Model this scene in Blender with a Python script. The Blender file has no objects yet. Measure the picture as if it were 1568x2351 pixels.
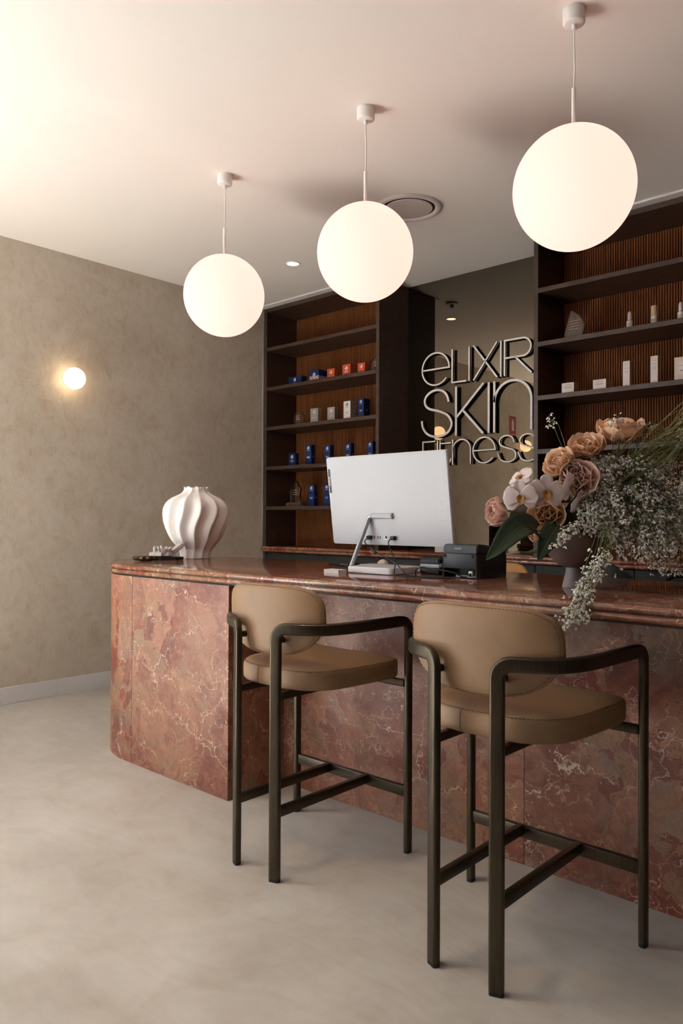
import bpy, bmesh, math, random
from mathutils import Vector, Matrix
random.seed(7)
SC = bpy.context.scene
COL = SC.collection
PI = math.pi

# ------------------------------------------------------------------ camera
cam_d = bpy.data.cameras.new('camera'); cam = bpy.data.objects.new('camera', cam_d); COL.objects.link(cam)
cam_d.sensor_fit = 'VERTICAL'; cam_d.sensor_height = 36.0; cam_d.lens = 36.0 * 1747.0 / 2351.0
cam_d.clip_start = 0.02
ROT = Matrix(((0.7386, 0.0029, 0.6741), (0.6741, -0.0104, -0.7385), (0.0048, 0.9999, -0.0096)))
cam.matrix_world = Matrix.Translation((0, 0, 1.30)) @ ROT.to_4x4()
SC.camera = cam

# ------------------------------------------------------------------ world, daylight, exposure
w = bpy.data.worlds.new('sky'); SC.world = w; w.use_nodes = True
bg = w.node_tree.nodes['Background']; bg.inputs[0].default_value = (0.80, 0.88, 1.0, 1); bg.inputs[1].default_value = 1.0
SC.view_settings.view_transform = 'Standard'; SC.view_settings.look = 'None'
SC.view_settings.exposure = 0.28; SC.view_settings.gamma = 1.0; SC.view_settings.use_curve_mapping = False
SC.cycles.use_denoising = True
SC.cycles.max_bounces = 6; SC.cycles.diffuse_bounces = 4; SC.cycles.glossy_bounces = 4; SC.cycles.transmission_bounces = 6
SC.cycles.use_adaptive_sampling = True; SC.cycles.adaptive_threshold = 0.35; SC.cycles.adaptive_min_samples = 20
SC.cycles.caustics_reflective = False; SC.cycles.caustics_refractive = False
SC.cycles.sample_clamp_indirect = 40.0

def area(name, loc, rot, sx, sy, power, color):
    l = bpy.data.lights.new(name, 'AREA'); l.shape = 'RECTANGLE'; l.size = sx; l.size_y = sy
    l.energy = power; l.color = color
    o = bpy.data.objects.new(name, l); COL.objects.link(o); o.location = loc; o.rotation_euler = rot
    return o
# daylight entering through the shopfront glazing in the front wall
area('window_daylight', (-3.75, -5.93, 1.55), (PI / 2, 0, 0), 2.8, 2.7, 34, (0.98, 0.97, 0.97))
area('side_window_daylight', (-5.29, -0.65, 1.55), (0, -PI / 2, 0), 2.7, 1.8, 72, (0.86, 0.94, 1.0))
gl_d = bpy.data.lights.new('ceiling_streak_spot', 'SPOT'); gl_d.energy = 650.0; gl_d.spot_size = math.radians(1.15); gl_d.spot_blend = 0.7; gl_d.shadow_soft_size = 0.02; gl_d.color = (1.0, 0.96, 0.92)
glint = bpy.data.objects.new('ceiling_streak_spot', gl_d); COL.objects.link(glint); glint.location = (-7.6, -7.2, 0.3)    # spot added to draw the sun streak on the ceiling
glint.rotation_euler = (Vector((-3.28, 1.85, 3.26)) - Vector((-7.6, -7.2, 0.3))).to_track_quat('-Z', 'Y').to_euler()
sun_d = bpy.data.lights.new('sun', 'SUN'); sun_d.energy = 110.0; sun_d.angle = 0.01; sun_d.color = (1.0, 0.975, 0.95)
sun = bpy.data.objects.new('sun', sun_d); COL.objects.link(sun); sun.location = (-9, -1, 7)
sun.rotation_euler = Vector((0.40, 0.24, -0.85)).to_track_quat('-Z', 'Y').to_euler()

# ------------------------------------------------------------------ node helpers
def new_mat(name):
    m = bpy.data.materials.new(name); m.use_nodes = True
    nt = m.node_tree; b = nt.nodes['Principled BSDF']
    return m, nt, b
class G:
    def __init__(s, nt): s.nt = nt
    def n(s, t, **kw):
        nd = s.nt.nodes.new(t)
        for k, v in kw.items():
            if k.startswith('_'): setattr(nd, k[1:], v)
            else:
                i = nd.inputs[int(k[1:])] if k[0] == 'i' and k[1:].isdigit() else nd.inputs[k]
                if isinstance(v, bpy.types.NodeSocket): s.nt.links.new(v, i)
                else: i.default_value = v
        return nd
    def ramp(s, fac, stops, interp='LINEAR'):
        nd = s.nt.nodes.new('ShaderNodeValToRGB'); s.nt.links.new(fac, nd.inputs[0])
        cr = nd.color_ramp; cr.interpolation = interp
        while len(cr.elements) < len(stops): cr.elements.new(0.5)
        for e, (p, c) in zip(cr.elements, stops):
            e.position = p; e.color = (c, c, c, 1) if not isinstance(c, tuple) else (c[0], c[1], c[2], 1)
        return nd.outputs[0]
    def mix(s, f, a, b, mode='MIX'):
        nd = s.nt.nodes.new('ShaderNodeMix'); nd.data_type = 'RGBA'; nd.blend_type = mode
        for k, v in ((0, f), (6, a), (7, b)):
            if isinstance(v, bpy.types.NodeSocket): s.nt.links.new(v, nd.inputs[k])
            else: nd.inputs[k].default_value = v if k == 0 else (v[0], v[1], v[2], 1)
        return nd.outputs[2]
    def noise(s, vec, scale, detail=4, rough=0.5, dist=0.0):
        return s.n('ShaderNodeTexNoise', Vector=vec, Scale=scale, Detail=detail, Roughness=rough, Distortion=dist)
    def math(s, op, a, b=0.0):
        nd = s.nt.nodes.new('ShaderNodeMath'); nd.operation = op
        for k, v in ((0, a), (1, b)):
            if isinstance(v, bpy.types.NodeSocket): s.nt.links.new(v, nd.inputs[k])
            else: nd.inputs[k].default_value = v
        return nd.outputs[0]
    def coord(s, scale=(1, 1, 1), rnd=False):
        tc = s.n('ShaderNodeTexCoord').outputs['Object']
        if rnd:
            oi = s.n('ShaderNodeObjectInfo').outputs['Random']
            ad = s.n('ShaderNodeVectorMath', _operation='SCALE', i0=(13.7, 7.3, 9.1)); s.nt.links.new(oi, ad.inputs['Scale'])
            tc = s.n('ShaderNodeVectorMath', _operation='ADD', i0=tc, i1=ad.outputs[0]).outputs[0]
        mp = s.n('ShaderNodeMapping', Vector=tc, Scale=scale)
        return mp.outputs[0]
    def bump(s, h, strength, dist=0.01):
        return s.n('ShaderNodeBump', Height=h, Strength=strength, Distance=dist).outputs[0]

def flat(name, col, rough=0.5, metal=0.0, spec=0.5, emit=None, es=0.0, trans=0.0, ior=1.45, grain=0.0, gscale=60.0, coat=0.0):
    m, nt, b = new_mat(name); g = G(nt)
    if grain:
        ns = g.noise(g.coord(), gscale, 5, 0.6)
        a = tuple(c * (1 - grain) for c in col); c2 = tuple(min(1, c * (1 + grain)) for c in col)
        nt.links.new(g.ramp(ns.outputs[0], [(0.3, a), (0.7, c2)]), b.inputs['Base Color'])
        nt.links.new(g.bump(ns.outputs[0], 0.12, 0.002), b.inputs['Normal'])
    else:
        b.inputs['Base Color'].default_value = (*col, 1)
    b.inputs['Roughness'].default_value = rough; b.inputs['Metallic'].default_value = metal
    b.inputs['Specular IOR Level'].default_value = spec
    b.inputs['Transmission Weight'].default_value = trans; b.inputs['IOR'].default_value = ior
    b.inputs['Coat Weight'].default_value = coat
    if emit: b.inputs['Emission Color'].default_value = (*emit, 1); b.inputs['Emission Strength'].default_value = es
    return m

def m_plaster():
    m, nt, b = new_mat('trowelled_plaster'); g = G(nt)
    v = g.coord()
    n1 = g.noise(v, 1.1, 3, 0.62, 0.6); n2 = g.noise(v, 5.5, 5, 0.68, 1.2); n3 = g.noise(g.coord((1, 1, 0.55)), 22, 4, 0.7, 1.0)
    c = g.ramp(n1.outputs[0], [(0.3, (0.575, 0.515, 0.43)), (0.5, (0.625, 0.565, 0.478)), (0.72, (0.675, 0.615, 0.53))])
    c = g.mix(0.42, c, g.ramp(n2.outputs[0], [(0.32, (0.36, 0.33, 0.29)), (0.5, (0.5, 0.5, 0.5)), (0.72, (0.62, 0.61, 0.59))]), 'OVERLAY')
    c = g.mix(0.30, c, g.ramp(n3.outputs[0], [(0.36, (0.30, 0.29, 0.27)), (0.47, (0.5, 0.5, 0.5)), (0.7, (0.58, 0.58, 0.58))]), 'OVERLAY')
    nt.links.new(c, b.inputs['Base Color']); b.inputs['Roughness'].default_value = 0.72
    nt.links.new(g.bump(g.math('ADD', n2.outputs[0], g.math('MULTIPLY', n3.outputs[0], 0.5)), 0.18, 0.012), b.inputs['Normal'])
    return m
def m_floor():
    m, nt, b = new_mat('microcement_floor'); g = G(nt)
    v = g.coord()
    wn = g.noise(v, 0.8, 2, 0.5)
    wv = g.n('ShaderNodeVectorMath', _operation='MULTIPLY_ADD', i0=wn.outputs['Color'], i1=(0.9, 0.9, 0), i2=v).outputs[0]
    st = g.noise(g.n('ShaderNodeMapping', Vector=wv, Rotation=(0, 0, 0.75), Scale=(2.6, 20, 1)).outputs[0], 1.6, 6, 0.62, 0.3)
    st2 = g.noise(g.n('ShaderNodeMapping', Vector=wv, Rotation=(0, 0, -0.5), Scale=(2.4, 17, 1)).outputs[0], 1.3, 5, 0.6, 0.3)
    n1 = g.noise(v, 1.3, 5, 0.55, 0.8); n2 = g.noise(v, 6.0, 6, 0.6, 1.0)
    c = g.ramp(n1.outputs[0], [(0.3, (0.47, 0.44, 0.40)), (0.5, (0.53, 0.505, 0.468)), (0.7, (0.59, 0.57, 0.54))])
    sm = g.mix(g.ramp(g.noise(v, 0.7, 2).outputs[0], [(0.42, 0.0), (0.58, 1.0)]), st.outputs[0], st2.outputs[0])
    c = g.mix(0.20, c, g.ramp(sm, [(0.30, (0.34, 0.33, 0.31)), (0.5, (0.5, 0.5, 0.5)), (0.70, (0.62, 0.62, 0.62))]), 'OVERLAY')
    c = g.mix(0.34, c, g.ramp(n2.outputs[0], [(0.32, (0.36, 0.35, 0.33)), (0.5, (0.5, 0.5, 0.5)), (0.7, (0.60, 0.60, 0.60))]), 'OVERLAY')
    nt.links.new(c, b.inputs['Base Color'])
    nt.links.new(g.ramp(n2.outputs[0], [(0.3, 0.42), (0.7, 0.58)]), b.inputs['Roughness'])
    nt.links.new(g.bump(sm, 0.05, 0.003), b.inputs['Normal'])
    return m
def m_marble(name, rough, rnd, shift=0.0):
    m, nt, b = new_mat(name); g = G(nt)
    v0 = g.coord((1, 1, 1), rnd)
    wn = g.noise(v0, 2.2, 5, 0.6)
    wv = g.n('ShaderNodeVectorMath', _operation='MULTIPLY_ADD', i0=wn.outputs['Color'], i1=(0.55, 0.55, 0.55), i2=v0).outputs[0]
    wf = g.noise(v0, 11.0, 4, 0.65)
    wv2 = g.n('ShaderNodeVectorMath', _operation='MULTIPLY_ADD', i0=wf.outputs['Color'], i1=(0.12, 0.12, 0.12), i2=wv).outputs[0]
    n1 = g.noise(wv, 1.5, 6, 0.62, 0.3)
    c = g.ramp(n1.outputs[0], [(0.28, (0.105, 0.030, 0.021)), (0.40, (0.190, 0.066, 0.044)), (0.49, (0.270, 0.115, 0.080)),
                               (0.58, (0.31, 0.165, 0.112)), (0.70, (0.29, 0.195, 0.132))])
    # breccia clasts: patches of differing tint
    vo = g.n('ShaderNodeTexVoronoi', Vector=wv2, Scale=9.0, Randomness=1.0)
    sep = g.n('ShaderNodeSeparateColor', Color=vo.outputs['Color'])
    clast = g.ramp(sep.outputs[0], [(0.0, (0.21, 0.047, 0.026)), (0.2, (0.34, 0.18, 0.125)), (0.4, (0.26, 0.19, 0.15)), (0.6, (0.165, 0.055, 0.040)), (0.8, (0.30, 0.19, 0.115)), (1.0, (0.38, 0.26, 0.21))], 'CONSTANT')
    msk = g.ramp(g.noise(wv, 2.0, 3, 0.5).outputs[0], [(0.40, 0.12), (0.58, 0.72)])
    c = g.mix(msk, c, clast)
    # fine mottling
    n2 = g.noise(wv2, 17, 5, 0.76)
    c = g.mix(0.85, c, g.ramp(n2.outputs[0], [(0.3, (0.30, 0.29, 0.28)), (0.5, (0.5, 0.5, 0.5)), (0.72, (0.70, 0.69, 0.68))]), 'OVERLAY')
    # dark hairlines
    vd = g.n('ShaderNodeTexVoronoi', _feature='DISTANCE_TO_EDGE', Vector=wv2, Scale=13.0)
    dk = g.math('MULTIPLY', g.ramp(vd.outputs['Distance'], [(0.0, 1.0), (0.035, 0.0)]), g.ramp(g.noise(wv, 3.5, 3).outputs[0], [(0.42, 0.0), (0.58, 0.8)]))
    c = g.mix(dk, c, (0.13, 0.055, 0.045))
    # white veins, three families
    for sc_, wd, lo, hi, amp in ((2.6, 0.010, 0.47, 0.60, 0.9), (7.0, 0.018, 0.46, 0.60, 0.8), (19.0, 0.035, 0.52, 0.66, 0.5)):
        ve = g.n('ShaderNodeTexVoronoi', _feature='DISTANCE_TO_EDGE', Vector=wv2, Scale=sc_)
        k = g.math('MULTIPLY', g.ramp(ve.outputs['Distance'], [(0.0, 1.0), (wd * 0.35, 0.75), (wd, 0.0)]),
                   g.ramp(g.noise(v0, sc_ * 0.9 + shift, 4, 0.6).outputs[0], [(lo, 0.0), (hi, amp)]))
        c = g.mix(k, c, (0.72, 0.58, 0.50))
    # white calcite blotches
    bl = g.math('MULTIPLY', g.ramp(g.noise(wv2, 5.5, 5, 0.72, 0.8).outputs[0], [(0.67, 0.0), (0.71, 0.85)]), 1.0)
    c = g.mix(bl, c, (0.74, 0.63, 0.57))
    c = g.mix(1.0, c, (1.0, 0.87, 0.75), 'MULTIPLY')
    nt.links.new(c, b.inputs['Base Color']); b.inputs['Roughness'].default_value = rough
    return m
def m_wood(name, dark, light, scale=(14, 14, 1.2), rough=0.5, k=1.0):
    m, nt, b = new_mat(name); g = G(nt)
    v = g.coord(scale, True)
    n1 = g.noise(v, 2.2, 6, 0.6, 0.6); n2 = g.noise(v, 12, 4, 0.6)
    f = g.math('ADD', g.math('MULTIPLY', n1.outputs[0], 0.7), g.math('MULTIPLY', n2.outputs[0], 0.3))
    nt.links.new(g.ramp(f, [(0.32, dark), (0.66, light)]), b.inputs['Base Color'])
    b.inputs['Roughness'].default_value = rough; b.inputs['Specular IOR Level'].default_value = 0.5 * k
    return m
def m_bronze():
    m, nt, b = new_mat('brushed_bronze'); g = G(nt)
    n1 = g.noise(g.coord((90, 90, 2.0)), 3.0, 5, 0.6); n2 = g.noise(g.coord(), 4.0, 3)
    c = g.ramp(n1.outputs[0], [(0.3, (0.052, 0.042, 0.028)), (0.7, (0.092, 0.074, 0.050))])
    c = g.mix(0.25, c, g.ramp(n2.outputs[0], [(0.35, (0.035, 0.028, 0.02)), (0.65, (0.11, 0.088, 0.058))]))
    nt.links.new(c, b.inputs['Base Color']); b.inputs['Metallic'].default_value = 0.85
    nt.links.new(g.ramp(n1.outputs[0], [(0.3, 0.30), (0.7, 0.42)]), b.inputs['Roughness'])
    return m
def m_leather():
    m, nt, b = new_mat('tan_leather'); g = G(nt)
    n1 = g.noise(g.coord(), 7, 5, 0.6, 0.5); n2 = g.noise(g.coord(), 260, 3, 0.6)
    nt.links.new(g.ramp(n1.outputs[0], [(0.3, (0.265, 0.155, 0.078)), (0.7, (0.315, 0.190, 0.100))]), b.inputs['Base Color'])
    b.inputs['Roughness'].default_value = 0.55
    nt.links.new(g.bump(n2.outputs[0], 0.08, 0.001), b.inputs['Normal'])
    return m
def m_petal(name, base, tip, rough=0.6):
    m, nt, b = new_mat(name); g = G(nt)
    n1 = g.noise(g.coord(), 55, 4, 0.6)
    nt.links.new(g.ramp(n1.outputs[0], [(0.32, base), (0.68, tip)]), b.inputs['Base Color'])
    b.inputs['Roughness'].default_value = rough
    tr_ = g.n('ShaderNodeBsdfTranslucent'); nt.links.new(b.inputs['Base Color'].links[0].from_socket, tr_.inputs[0])
    ms_ = g.n('ShaderNodeMixShader', i0=0.34); nt.links.new(b.outputs[0], ms_.inputs[1]); nt.links.new(tr_.outputs[0], ms_.inputs[2])
    nt.links.new(ms_.outputs[0], nt.nodes['Material Output'].inputs[0])
    return m

MAT = dict(
    plaster=m_plaster(), floor=m_floor(),
    ceiling=flat('ceiling_paint', (0.84, 0.795, 0.745), 0.9, spec=0.1),
    tile=flat('skirting_tile', (0.78, 0.79, 0.81), 0.4, grain=0.02, gscale=8),
    marble=m_marble('red_marble_honed', 0.48, True), marble_top=m_marble('red_marble_polished', 0.10, False, 0.7),
    veneer=m_wood('dark_stained_veneer', (0.030, 0.017, 0.011), (0.082, 0.048, 0.031), (6, 6, 26), 0.42),
    walnut=m_wood('walnut_slat', (0.155, 0.054, 0.019), (0.29, 0.106, 0.040), (16, 16, 1.3), 0.6, 0.2),
    backing=flat('dark_backing', (0.02, 0.012, 0.008), 0.8),
    charcoal=flat('charcoal_lacquer', (0.020, 0.022, 0.021), 0.45, grain=0.1),
    shadowgap=flat('dark_metal_reveal', (0.035, 0.030, 0.028), 0.5, 0.3),
    bronze=m_bronze(), leather=m_leather(), stitch=flat('stitch_thread', (0.16, 0.095, 0.055), 0.8),
    rubber=flat('black_rubber', (0.012, 0.012, 0.012), 0.6),
    white=flat('white_enamel', (0.80, 0.77, 0.74), 0.45), grille=flat('white_grille', (0.62, 0.56, 0.54), 0.5),
    black=flat('black_plastic', (0.010, 0.010, 0.011), 0.45), grey=flat('charcoal_plastic', (0.028, 0.032, 0.038), 0.42),
    slot=flat('dark_slot', (0.012, 0.013, 0.012), 0.8),
    letter=flat('cream_acrylic', (0.92, 0.87, 0.81), 0.5), letter_side=flat('letter_side_shade', (0.05, 0.042, 0.036), 0.5),
    ceramic=flat('bisque_ceramic', (0.88, 0.86, 0.84), 0.75, grain=0.02, gscale=30),
    alu=flat('brushed_aluminium', (0.42, 0.45, 0.47), 0.38, 0.55), pcwhite=flat('computer_white', (0.52, 0.535, 0.57), 0.4),
    pcbase=flat('computer_base_white', (0.78, 0.79, 0.81), 0.35), cream_plastic=flat('cream_plastic', (0.66, 0.56, 0.47), 0.4),
    glass=flat('clear_glass', (1, 1, 1), 0.02, trans=1.0, ior=1.45), smoked=flat('smoked_acrylic', (0.55, 0.45, 0.38), 0.08, trans=0.85, ior=1.4),
    navy=flat('navy_carton', (0.005, 0.022, 0.105), 0.35), orange=flat('orange_carton', (0.60, 0.085, 0.025), 0.4),
    silver=flat('silver_carton', (0.40, 0.37, 0.34), 0.38, 0.35), whitebox=flat('white_carton', (0.72, 0.66, 0.64), 0.5),
    cream_box=flat('cream_carton', (0.66, 0.56, 0.44), 0.5), kraft=flat('gold_print_side', (0.52, 0.33, 0.17), 0.5, grain=0.15, gscale=90),
    print_w=flat('white_print', (0.75, 0.73, 0.72), 0.4), print_g=flat('grey_print', (0.22, 0.19, 0.18), 0.6), gold=flat('gold_foil', (0.45, 0.26, 0.12), 0.35, 0.6),
    bottle=flat('cream_bottle', (0.64, 0.58, 0.50), 0.4), capwhite=flat('pale_pink_cap', (0.66, 0.56, 0.55), 0.4), frost=flat('frosted_peach_cap', (0.60, 0.42, 0.26), 0.35),
    bowl=flat('mauve_brown_ceramic', (0.145, 0.100, 0.088), 0.5, grain=0.06, gscale=20), foot=flat('grey_lilac_ceramic', (0.28, 0.245, 0.245), 0.55, grain=0.05, gscale=25),
    leaf=flat('dark_green_leaf', (0.012, 0.030, 0.009), 0.35, grain=0.3, gscale=25), leaf_pale=flat('leaf_underside', (0.090, 0.110, 0.060), 0.5, grain=0.2, gscale=30),
    stem=flat('green_stem', (0.13, 0.145, 0.045), 0.55), stem_yellow=flat('yellow_green_stem', (0.20, 0.22, 0.06), 0.5),
    floret=flat('cream_floret', (0.97, 0.94, 0.87), 0.8), olive=flat('olive_broom_stem', (0.23, 0.235, 0.09), 0.6), calyx=flat('reddish_calyx', (0.09, 0.035, 0.02), 0.7),
    rose=m_petal('peach_rose_petal', (0.94, 0.63, 0.41), (0.97, 0.74, 0.54)), rose_pale=m_petal('blush_rose_petal', (0.94, 0.66, 0.56), (0.96, 0.75, 0.66)),
    orchid=m_petal('pale_pink_orchid', (0.92, 0.80, 0.78), (0.96, 0.88, 0.87)), lip=m_petal('yellow_orchid_lip', (0.60, 0.30, 0.03), (0.70, 0.36, 0.22)),
    tanseat=flat('tan_chair_leather', (0.50, 0.27, 0.10), 0.45), teal=flat('dark_teal_shell', (0.010, 0.022, 0.026), 0.4),
    red=flat('red_print', (0.45, 0.04, 0.05), 0.5), pink=flat('pink_print', (0.62, 0.22, 0.24), 0.5),
    pyrite=flat('dark_pyrite', (0.12, 0.085, 0.045), 0.35, 0.6, grain=0.85, gscale=120), quartz=flat('milky_quartz', (0.92, 0.87, 0.82), 0.15, trans=0.35, ior=1.5),
)
mm, nt, b = new_mat('bronze_tinted_mirror')
b.inputs['Base Color'].default_value = (0.19, 0.165, 0.133, 1); b.inputs['Metallic'].default_value = 1.0; b.inputs['Roughness'].default_value = 0.0
MAT['mirror'] = mm
m, nt, b = new_mat('window_glass'); g = G(nt)
tp_ = g.n('ShaderNodeBsdfTransparent'); gl_ = g.n('ShaderNodeBsdfGlossy', Roughness=0.02); mx_ = g.n('ShaderNodeMixShader', i0=0.06)
nt.links.new(tp_.outputs[0], mx_.inputs[1]); nt.links.new(gl_.outputs[0], mx_.inputs[2]); nt.links.new(mx_.outputs[0], nt.nodes['Material Output'].inputs[0])
MAT['pane'] = m
def emitter(name, base, col, s):
    return flat(name, base, 0.8, spec=0.1, emit=col, es=s)
MAT['globe'] = emitter('opal_glass_globe', (0.22, 0.20, 0.19), (1.0, 0.52, 0.43), 1.30)
MAT['sconce'] = emitter('lit_opal_glass', (0.6, 0.55, 0.5), (1.0, 0.70, 0.40), 4.0)
MAT['lamp'] = emitter('lit_downlight', (0.6, 0.55, 0.5), (1.0, 0.80, 0.58), 6.0)
MAT['lamp'].cycles.emission_sampling = 'NONE'
m, nt, b = new_mat('iridescent_foil'); g = G(nt)
wv_ = g.n('ShaderNodeTexWave', _wave_type='BANDS', _bands_direction='DIAGONAL', Vector=g.coord(), Scale=9.0, Distortion=1.5)
nt.links.new(g.ramp(wv_.outputs[0], [(0.0, (0.75, 0.62, 0.58)), (0.3, (0.70, 0.30, 0.10)), (0.45, (0.25, 0.42, 0.12)), (0.6, (0.15, 0.10, 0.35)), (0.8, (0.62, 0.52, 0.60)), (1.0, (0.75, 0.70, 0.66))]), b.inputs['Base Color'])
b.inputs['Roughness'].default_value = 0.3; b.inputs['Metallic'].default_value = 0.3
MAT['holo'] = m

# ------------------------------------------------------------------ object helpers
def tag(o, label=None, cat=None, group=None, kind=None):
    if label: o['label'] = label
    if cat: o['category'] = cat
    if group: o['group'] = group
    if kind: o['kind'] = kind
    return o
def thing(name, label, cat, loc=(0, 0, 0), rz=0.0, group=None):
    o = bpy.data.objects.new(name, None); COL.objects.link(o); o.empty_display_size = 0.05
    o.location = loc; o.rotation_euler = (0, 0, rz)
    return tag(o, label, cat, group)
def link(name, me, mat, parent=None, loc=None, rot=None):
    if mat is not None and not me.materials: me.materials.append(MAT[mat] if isinstance(mat, str) else mat)
    o = bpy.data.objects.new(name, me); COL.objects.link(o)
    if parent: o.parent = parent
    if loc is not None: o.location = loc
    if rot is not None: o.rotation_euler = rot
    return o
def mesh(name, vs, fs, smooth=False):
    me = bpy.data.meshes.new(name); me.from_pydata([tuple(v) for v in vs], [], fs)
    bm = bmesh.new(); bm.from_mesh(me); bmesh.ops.recalc_face_normals(bm, faces=bm.faces); bm.to_mesh(me); bm.free()
    if smooth:
        for p in me.polygons: p.use_smooth = True
    return me
def smooth_angle(me, deg=40):
    for p in me.polygons: p.use_smooth = True
    bm = bmesh.new(); bm.from_mesh(me)
    for e in bm.edges:
        if len(e.link_faces) == 2 and e.calc_face_angle(0) > math.radians(deg): e.smooth = False
    bm.to_mesh(me); bm.free(); return me
def box_me(x0, x1, y0, y1, z0, z1, bev=0.0, seg=2):
    bm = bmesh.new(); bmesh.ops.create_cube(bm, size=1.0)
    for v in bm.verts:
        v.co = Vector((x0 + (v.co.x + .5) * (x1 - x0), y0 + (v.co.y + .5) * (y1 - y0), z0 + (v.co.z + .5) * (z1 - z0)))
    if bev: bmesh.ops.bevel(bm, geom=list(bm.edges), offset=bev, segments=seg, affect='EDGES', profile=0.5)
    me = bpy.data.meshes.new('box'); bm.to_mesh(me); bm.free()
    if bev: smooth_angle(me, 35)
    return me
def lathe_me(prof, n=48, mod=None, cap0=True, cap1=True):
    vs, fs = [], []
    for (r, z) in prof:
        for k in range(n):
            a = 2 * PI * k / n; rr = r * (mod(a, z) if mod else 1.0)
            vs.append((rr * math.cos(a), rr * math.sin(a), z))
    for i in range(len(prof) - 1):
        for k in range(n):
            fs.append((i * n + k, i * n + (k + 1) % n, (i + 1) * n + (k + 1) % n, (i + 1) * n + k))
    if cap0: fs.append(tuple(range(n - 1, -1, -1)))
    if cap1: fs.append(tuple(range((len(prof) - 1) * n, len(prof) * n)))
    return smooth_angle(mesh('lathe', vs, fs), 38)
def prism_me(outline, z0, z1, bev=0.0):
    n = len(outline)
    vs = [(x, y, z0) for x, y in outline] + [(x, y, z1) for x, y in outline]
    fs = [tuple(range(n - 1, -1, -1)), tuple(range(n, 2 * n))] + [(k, (k + 1) % n, n + (k + 1) % n, n + k) for k in range(n)]
    me = mesh('prism', vs, fs)
    if bev:
        bm = bmesh.new(); bm.from_mesh(me)
        bmesh.ops.bevel(bm, geom=list(bm.edges), offset=bev, segments=2, affect='EDGES'); bm.to_mesh(me); bm.free(); smooth_angle(me, 35)
    return me
def cat(pts, n=6, closed=False):
    P = [Vector(p) for p in pts]; out = []; m = len(P)
    rng = range(m) if closed else range(m - 1)
    for i in rng:
        p0 = P[(i - 1) % m] if closed else P[max(i - 1, 0)]; p1 = P[i]; p2 = P[(i + 1) % m]; p3 = P[(i + 2) % m] if closed else P[min(i + 2, m - 1)]
        for k in range(n):
            t = k / n
            out.append(0.5 * ((2 * p1) + (p2 - p0) * t + (2 * p0 - 5 * p1 + 4 * p2 - p3) * t * t + (3 * p1 - p0 - 3 * p2 + p3) * t ** 3))
    if not closed: out.append(P[-1])
    return out
def tube_geo(path, r, n=8, vs=None, fs=None, caps=True):
    vs = [] if vs is None else vs; fs = [] if fs is None else fs
    P = [Vector(p) for p in path]; m = len(P); up = None; b0 = len(vs)
    for i in range(m):
        t = (P[min(i + 1, m - 1)] - P[max(i - 1, 0)]).normalized()
        if up is None:
            up = Vector((0, 0, 1)) if abs(t.z) < 0.9 else Vector((1, 0, 0))
        s = t.cross(up)
        if s.length < 1e-5: s = t.orthogonal()
        s.normalize(); up = s.cross(t).normalized()
        rr = r[i] if isinstance(r, (list, tuple)) else r
        for k in range(n):
            a = 2 * PI * k / n; vs.append(P[i] + s * math.cos(a) * rr + up * math.sin(a) * rr)
    for i in range(m - 1):
        for k in range(n):
            fs.append((b0 + i * n + k, b0 + i * n + (k + 1) % n, b0 + (i + 1) * n + (k + 1) % n, b0 + (i + 1) * n + k))
    if caps:
        fs.append(tuple(b0 + k for k in range(n - 1, -1, -1))); fs.append(tuple(b0 + (m - 1) * n + k for k in range(n)))
    return vs, fs
def tube_me(path, r, n=8): 
    vs, fs = tube_geo(path, r, n); return smooth_angle(mesh('tube', vs, fs), 50)
def text_me(body, size, depth=0.0004, align='CENTER'):
    c = bpy.data.curves.new('txt', 'FONT'); c.body = body; c.size = size; c.extrude = depth; c.align_x = align; c.align_y = 'CENTER'; c.resolution_u = 3
    o = bpy.data.objects.new('txt', c); COL.objects.link(o); bpy.context.view_layer.update()
    me = bpy.data.meshes.new_from_object(o.evaluated_get(bpy.context.evaluated_depsgraph_get()))
    bpy.data.objects.remove(o); bpy.data.curves.remove(c); me.materials.clear(); return me
FRONT = (PI / 2, 0, 0)     # lettering that faces -Y
def struct(name, me, mat): return tag(link(name, me, mat), kind='structure')

# ------------------------------------------------------------------ room shell
XL, XR, YF, YB, ZC = -5.307, 2.6, -6.0, 5.135, 3.26
YN, XN = -2.4, -2.45        # unseen nib wall added behind the camera to shade the room's right side
struct('floor', box_me(XL - .15, XR + .15, YF - .15, YB + .15, -0.12, 0.0), 'floor')
struct('ceiling', box_me(XL - .15, XR + .15, YF - .15, YB + .15, ZC, ZC + 0.12), 'ceiling')
struct('wall_back', box_me(XL, XR, YB, YB + .15, 0.0, ZC), 'plaster')
struct('wall_right', box_me(XR, XR + .15, YF - .15, YB + .15, 0.0, ZC), 'veneer')  # out of view; dark finish put in to cut bounced light
struct('wall_nib_shade', box_me(XN, XR, YN - .15, YN, 0.0, ZC), 'veneer')  # added light blocker, dark so that it bounces little back
WX0, WX1, WZ0, WZ1 = -5.2, -2.3, 0.12, 2.98     # shopfront opening
vs, fs = [], []
for (a, b_, c_, d_) in ((XL, WX0, 0, ZC), (WX1, XR, 0, ZC), (WX0, WX1, 0, WZ0), (WX0, WX1, WZ1, ZC)):
    k = len(vs); m_ = box_me(a, b_, YF - .15, YF, c_, d_)
    vs += [v.co.copy() for v in m_.vertices]; fs += [tuple(k + i for i in p.vertices) for p in m_.polygons]
struct('wall_front', mesh('wall_front', vs, fs), 'plaster')
SY0, SY1 = -3.4, 0.30
vs, fs = [], []
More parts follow.
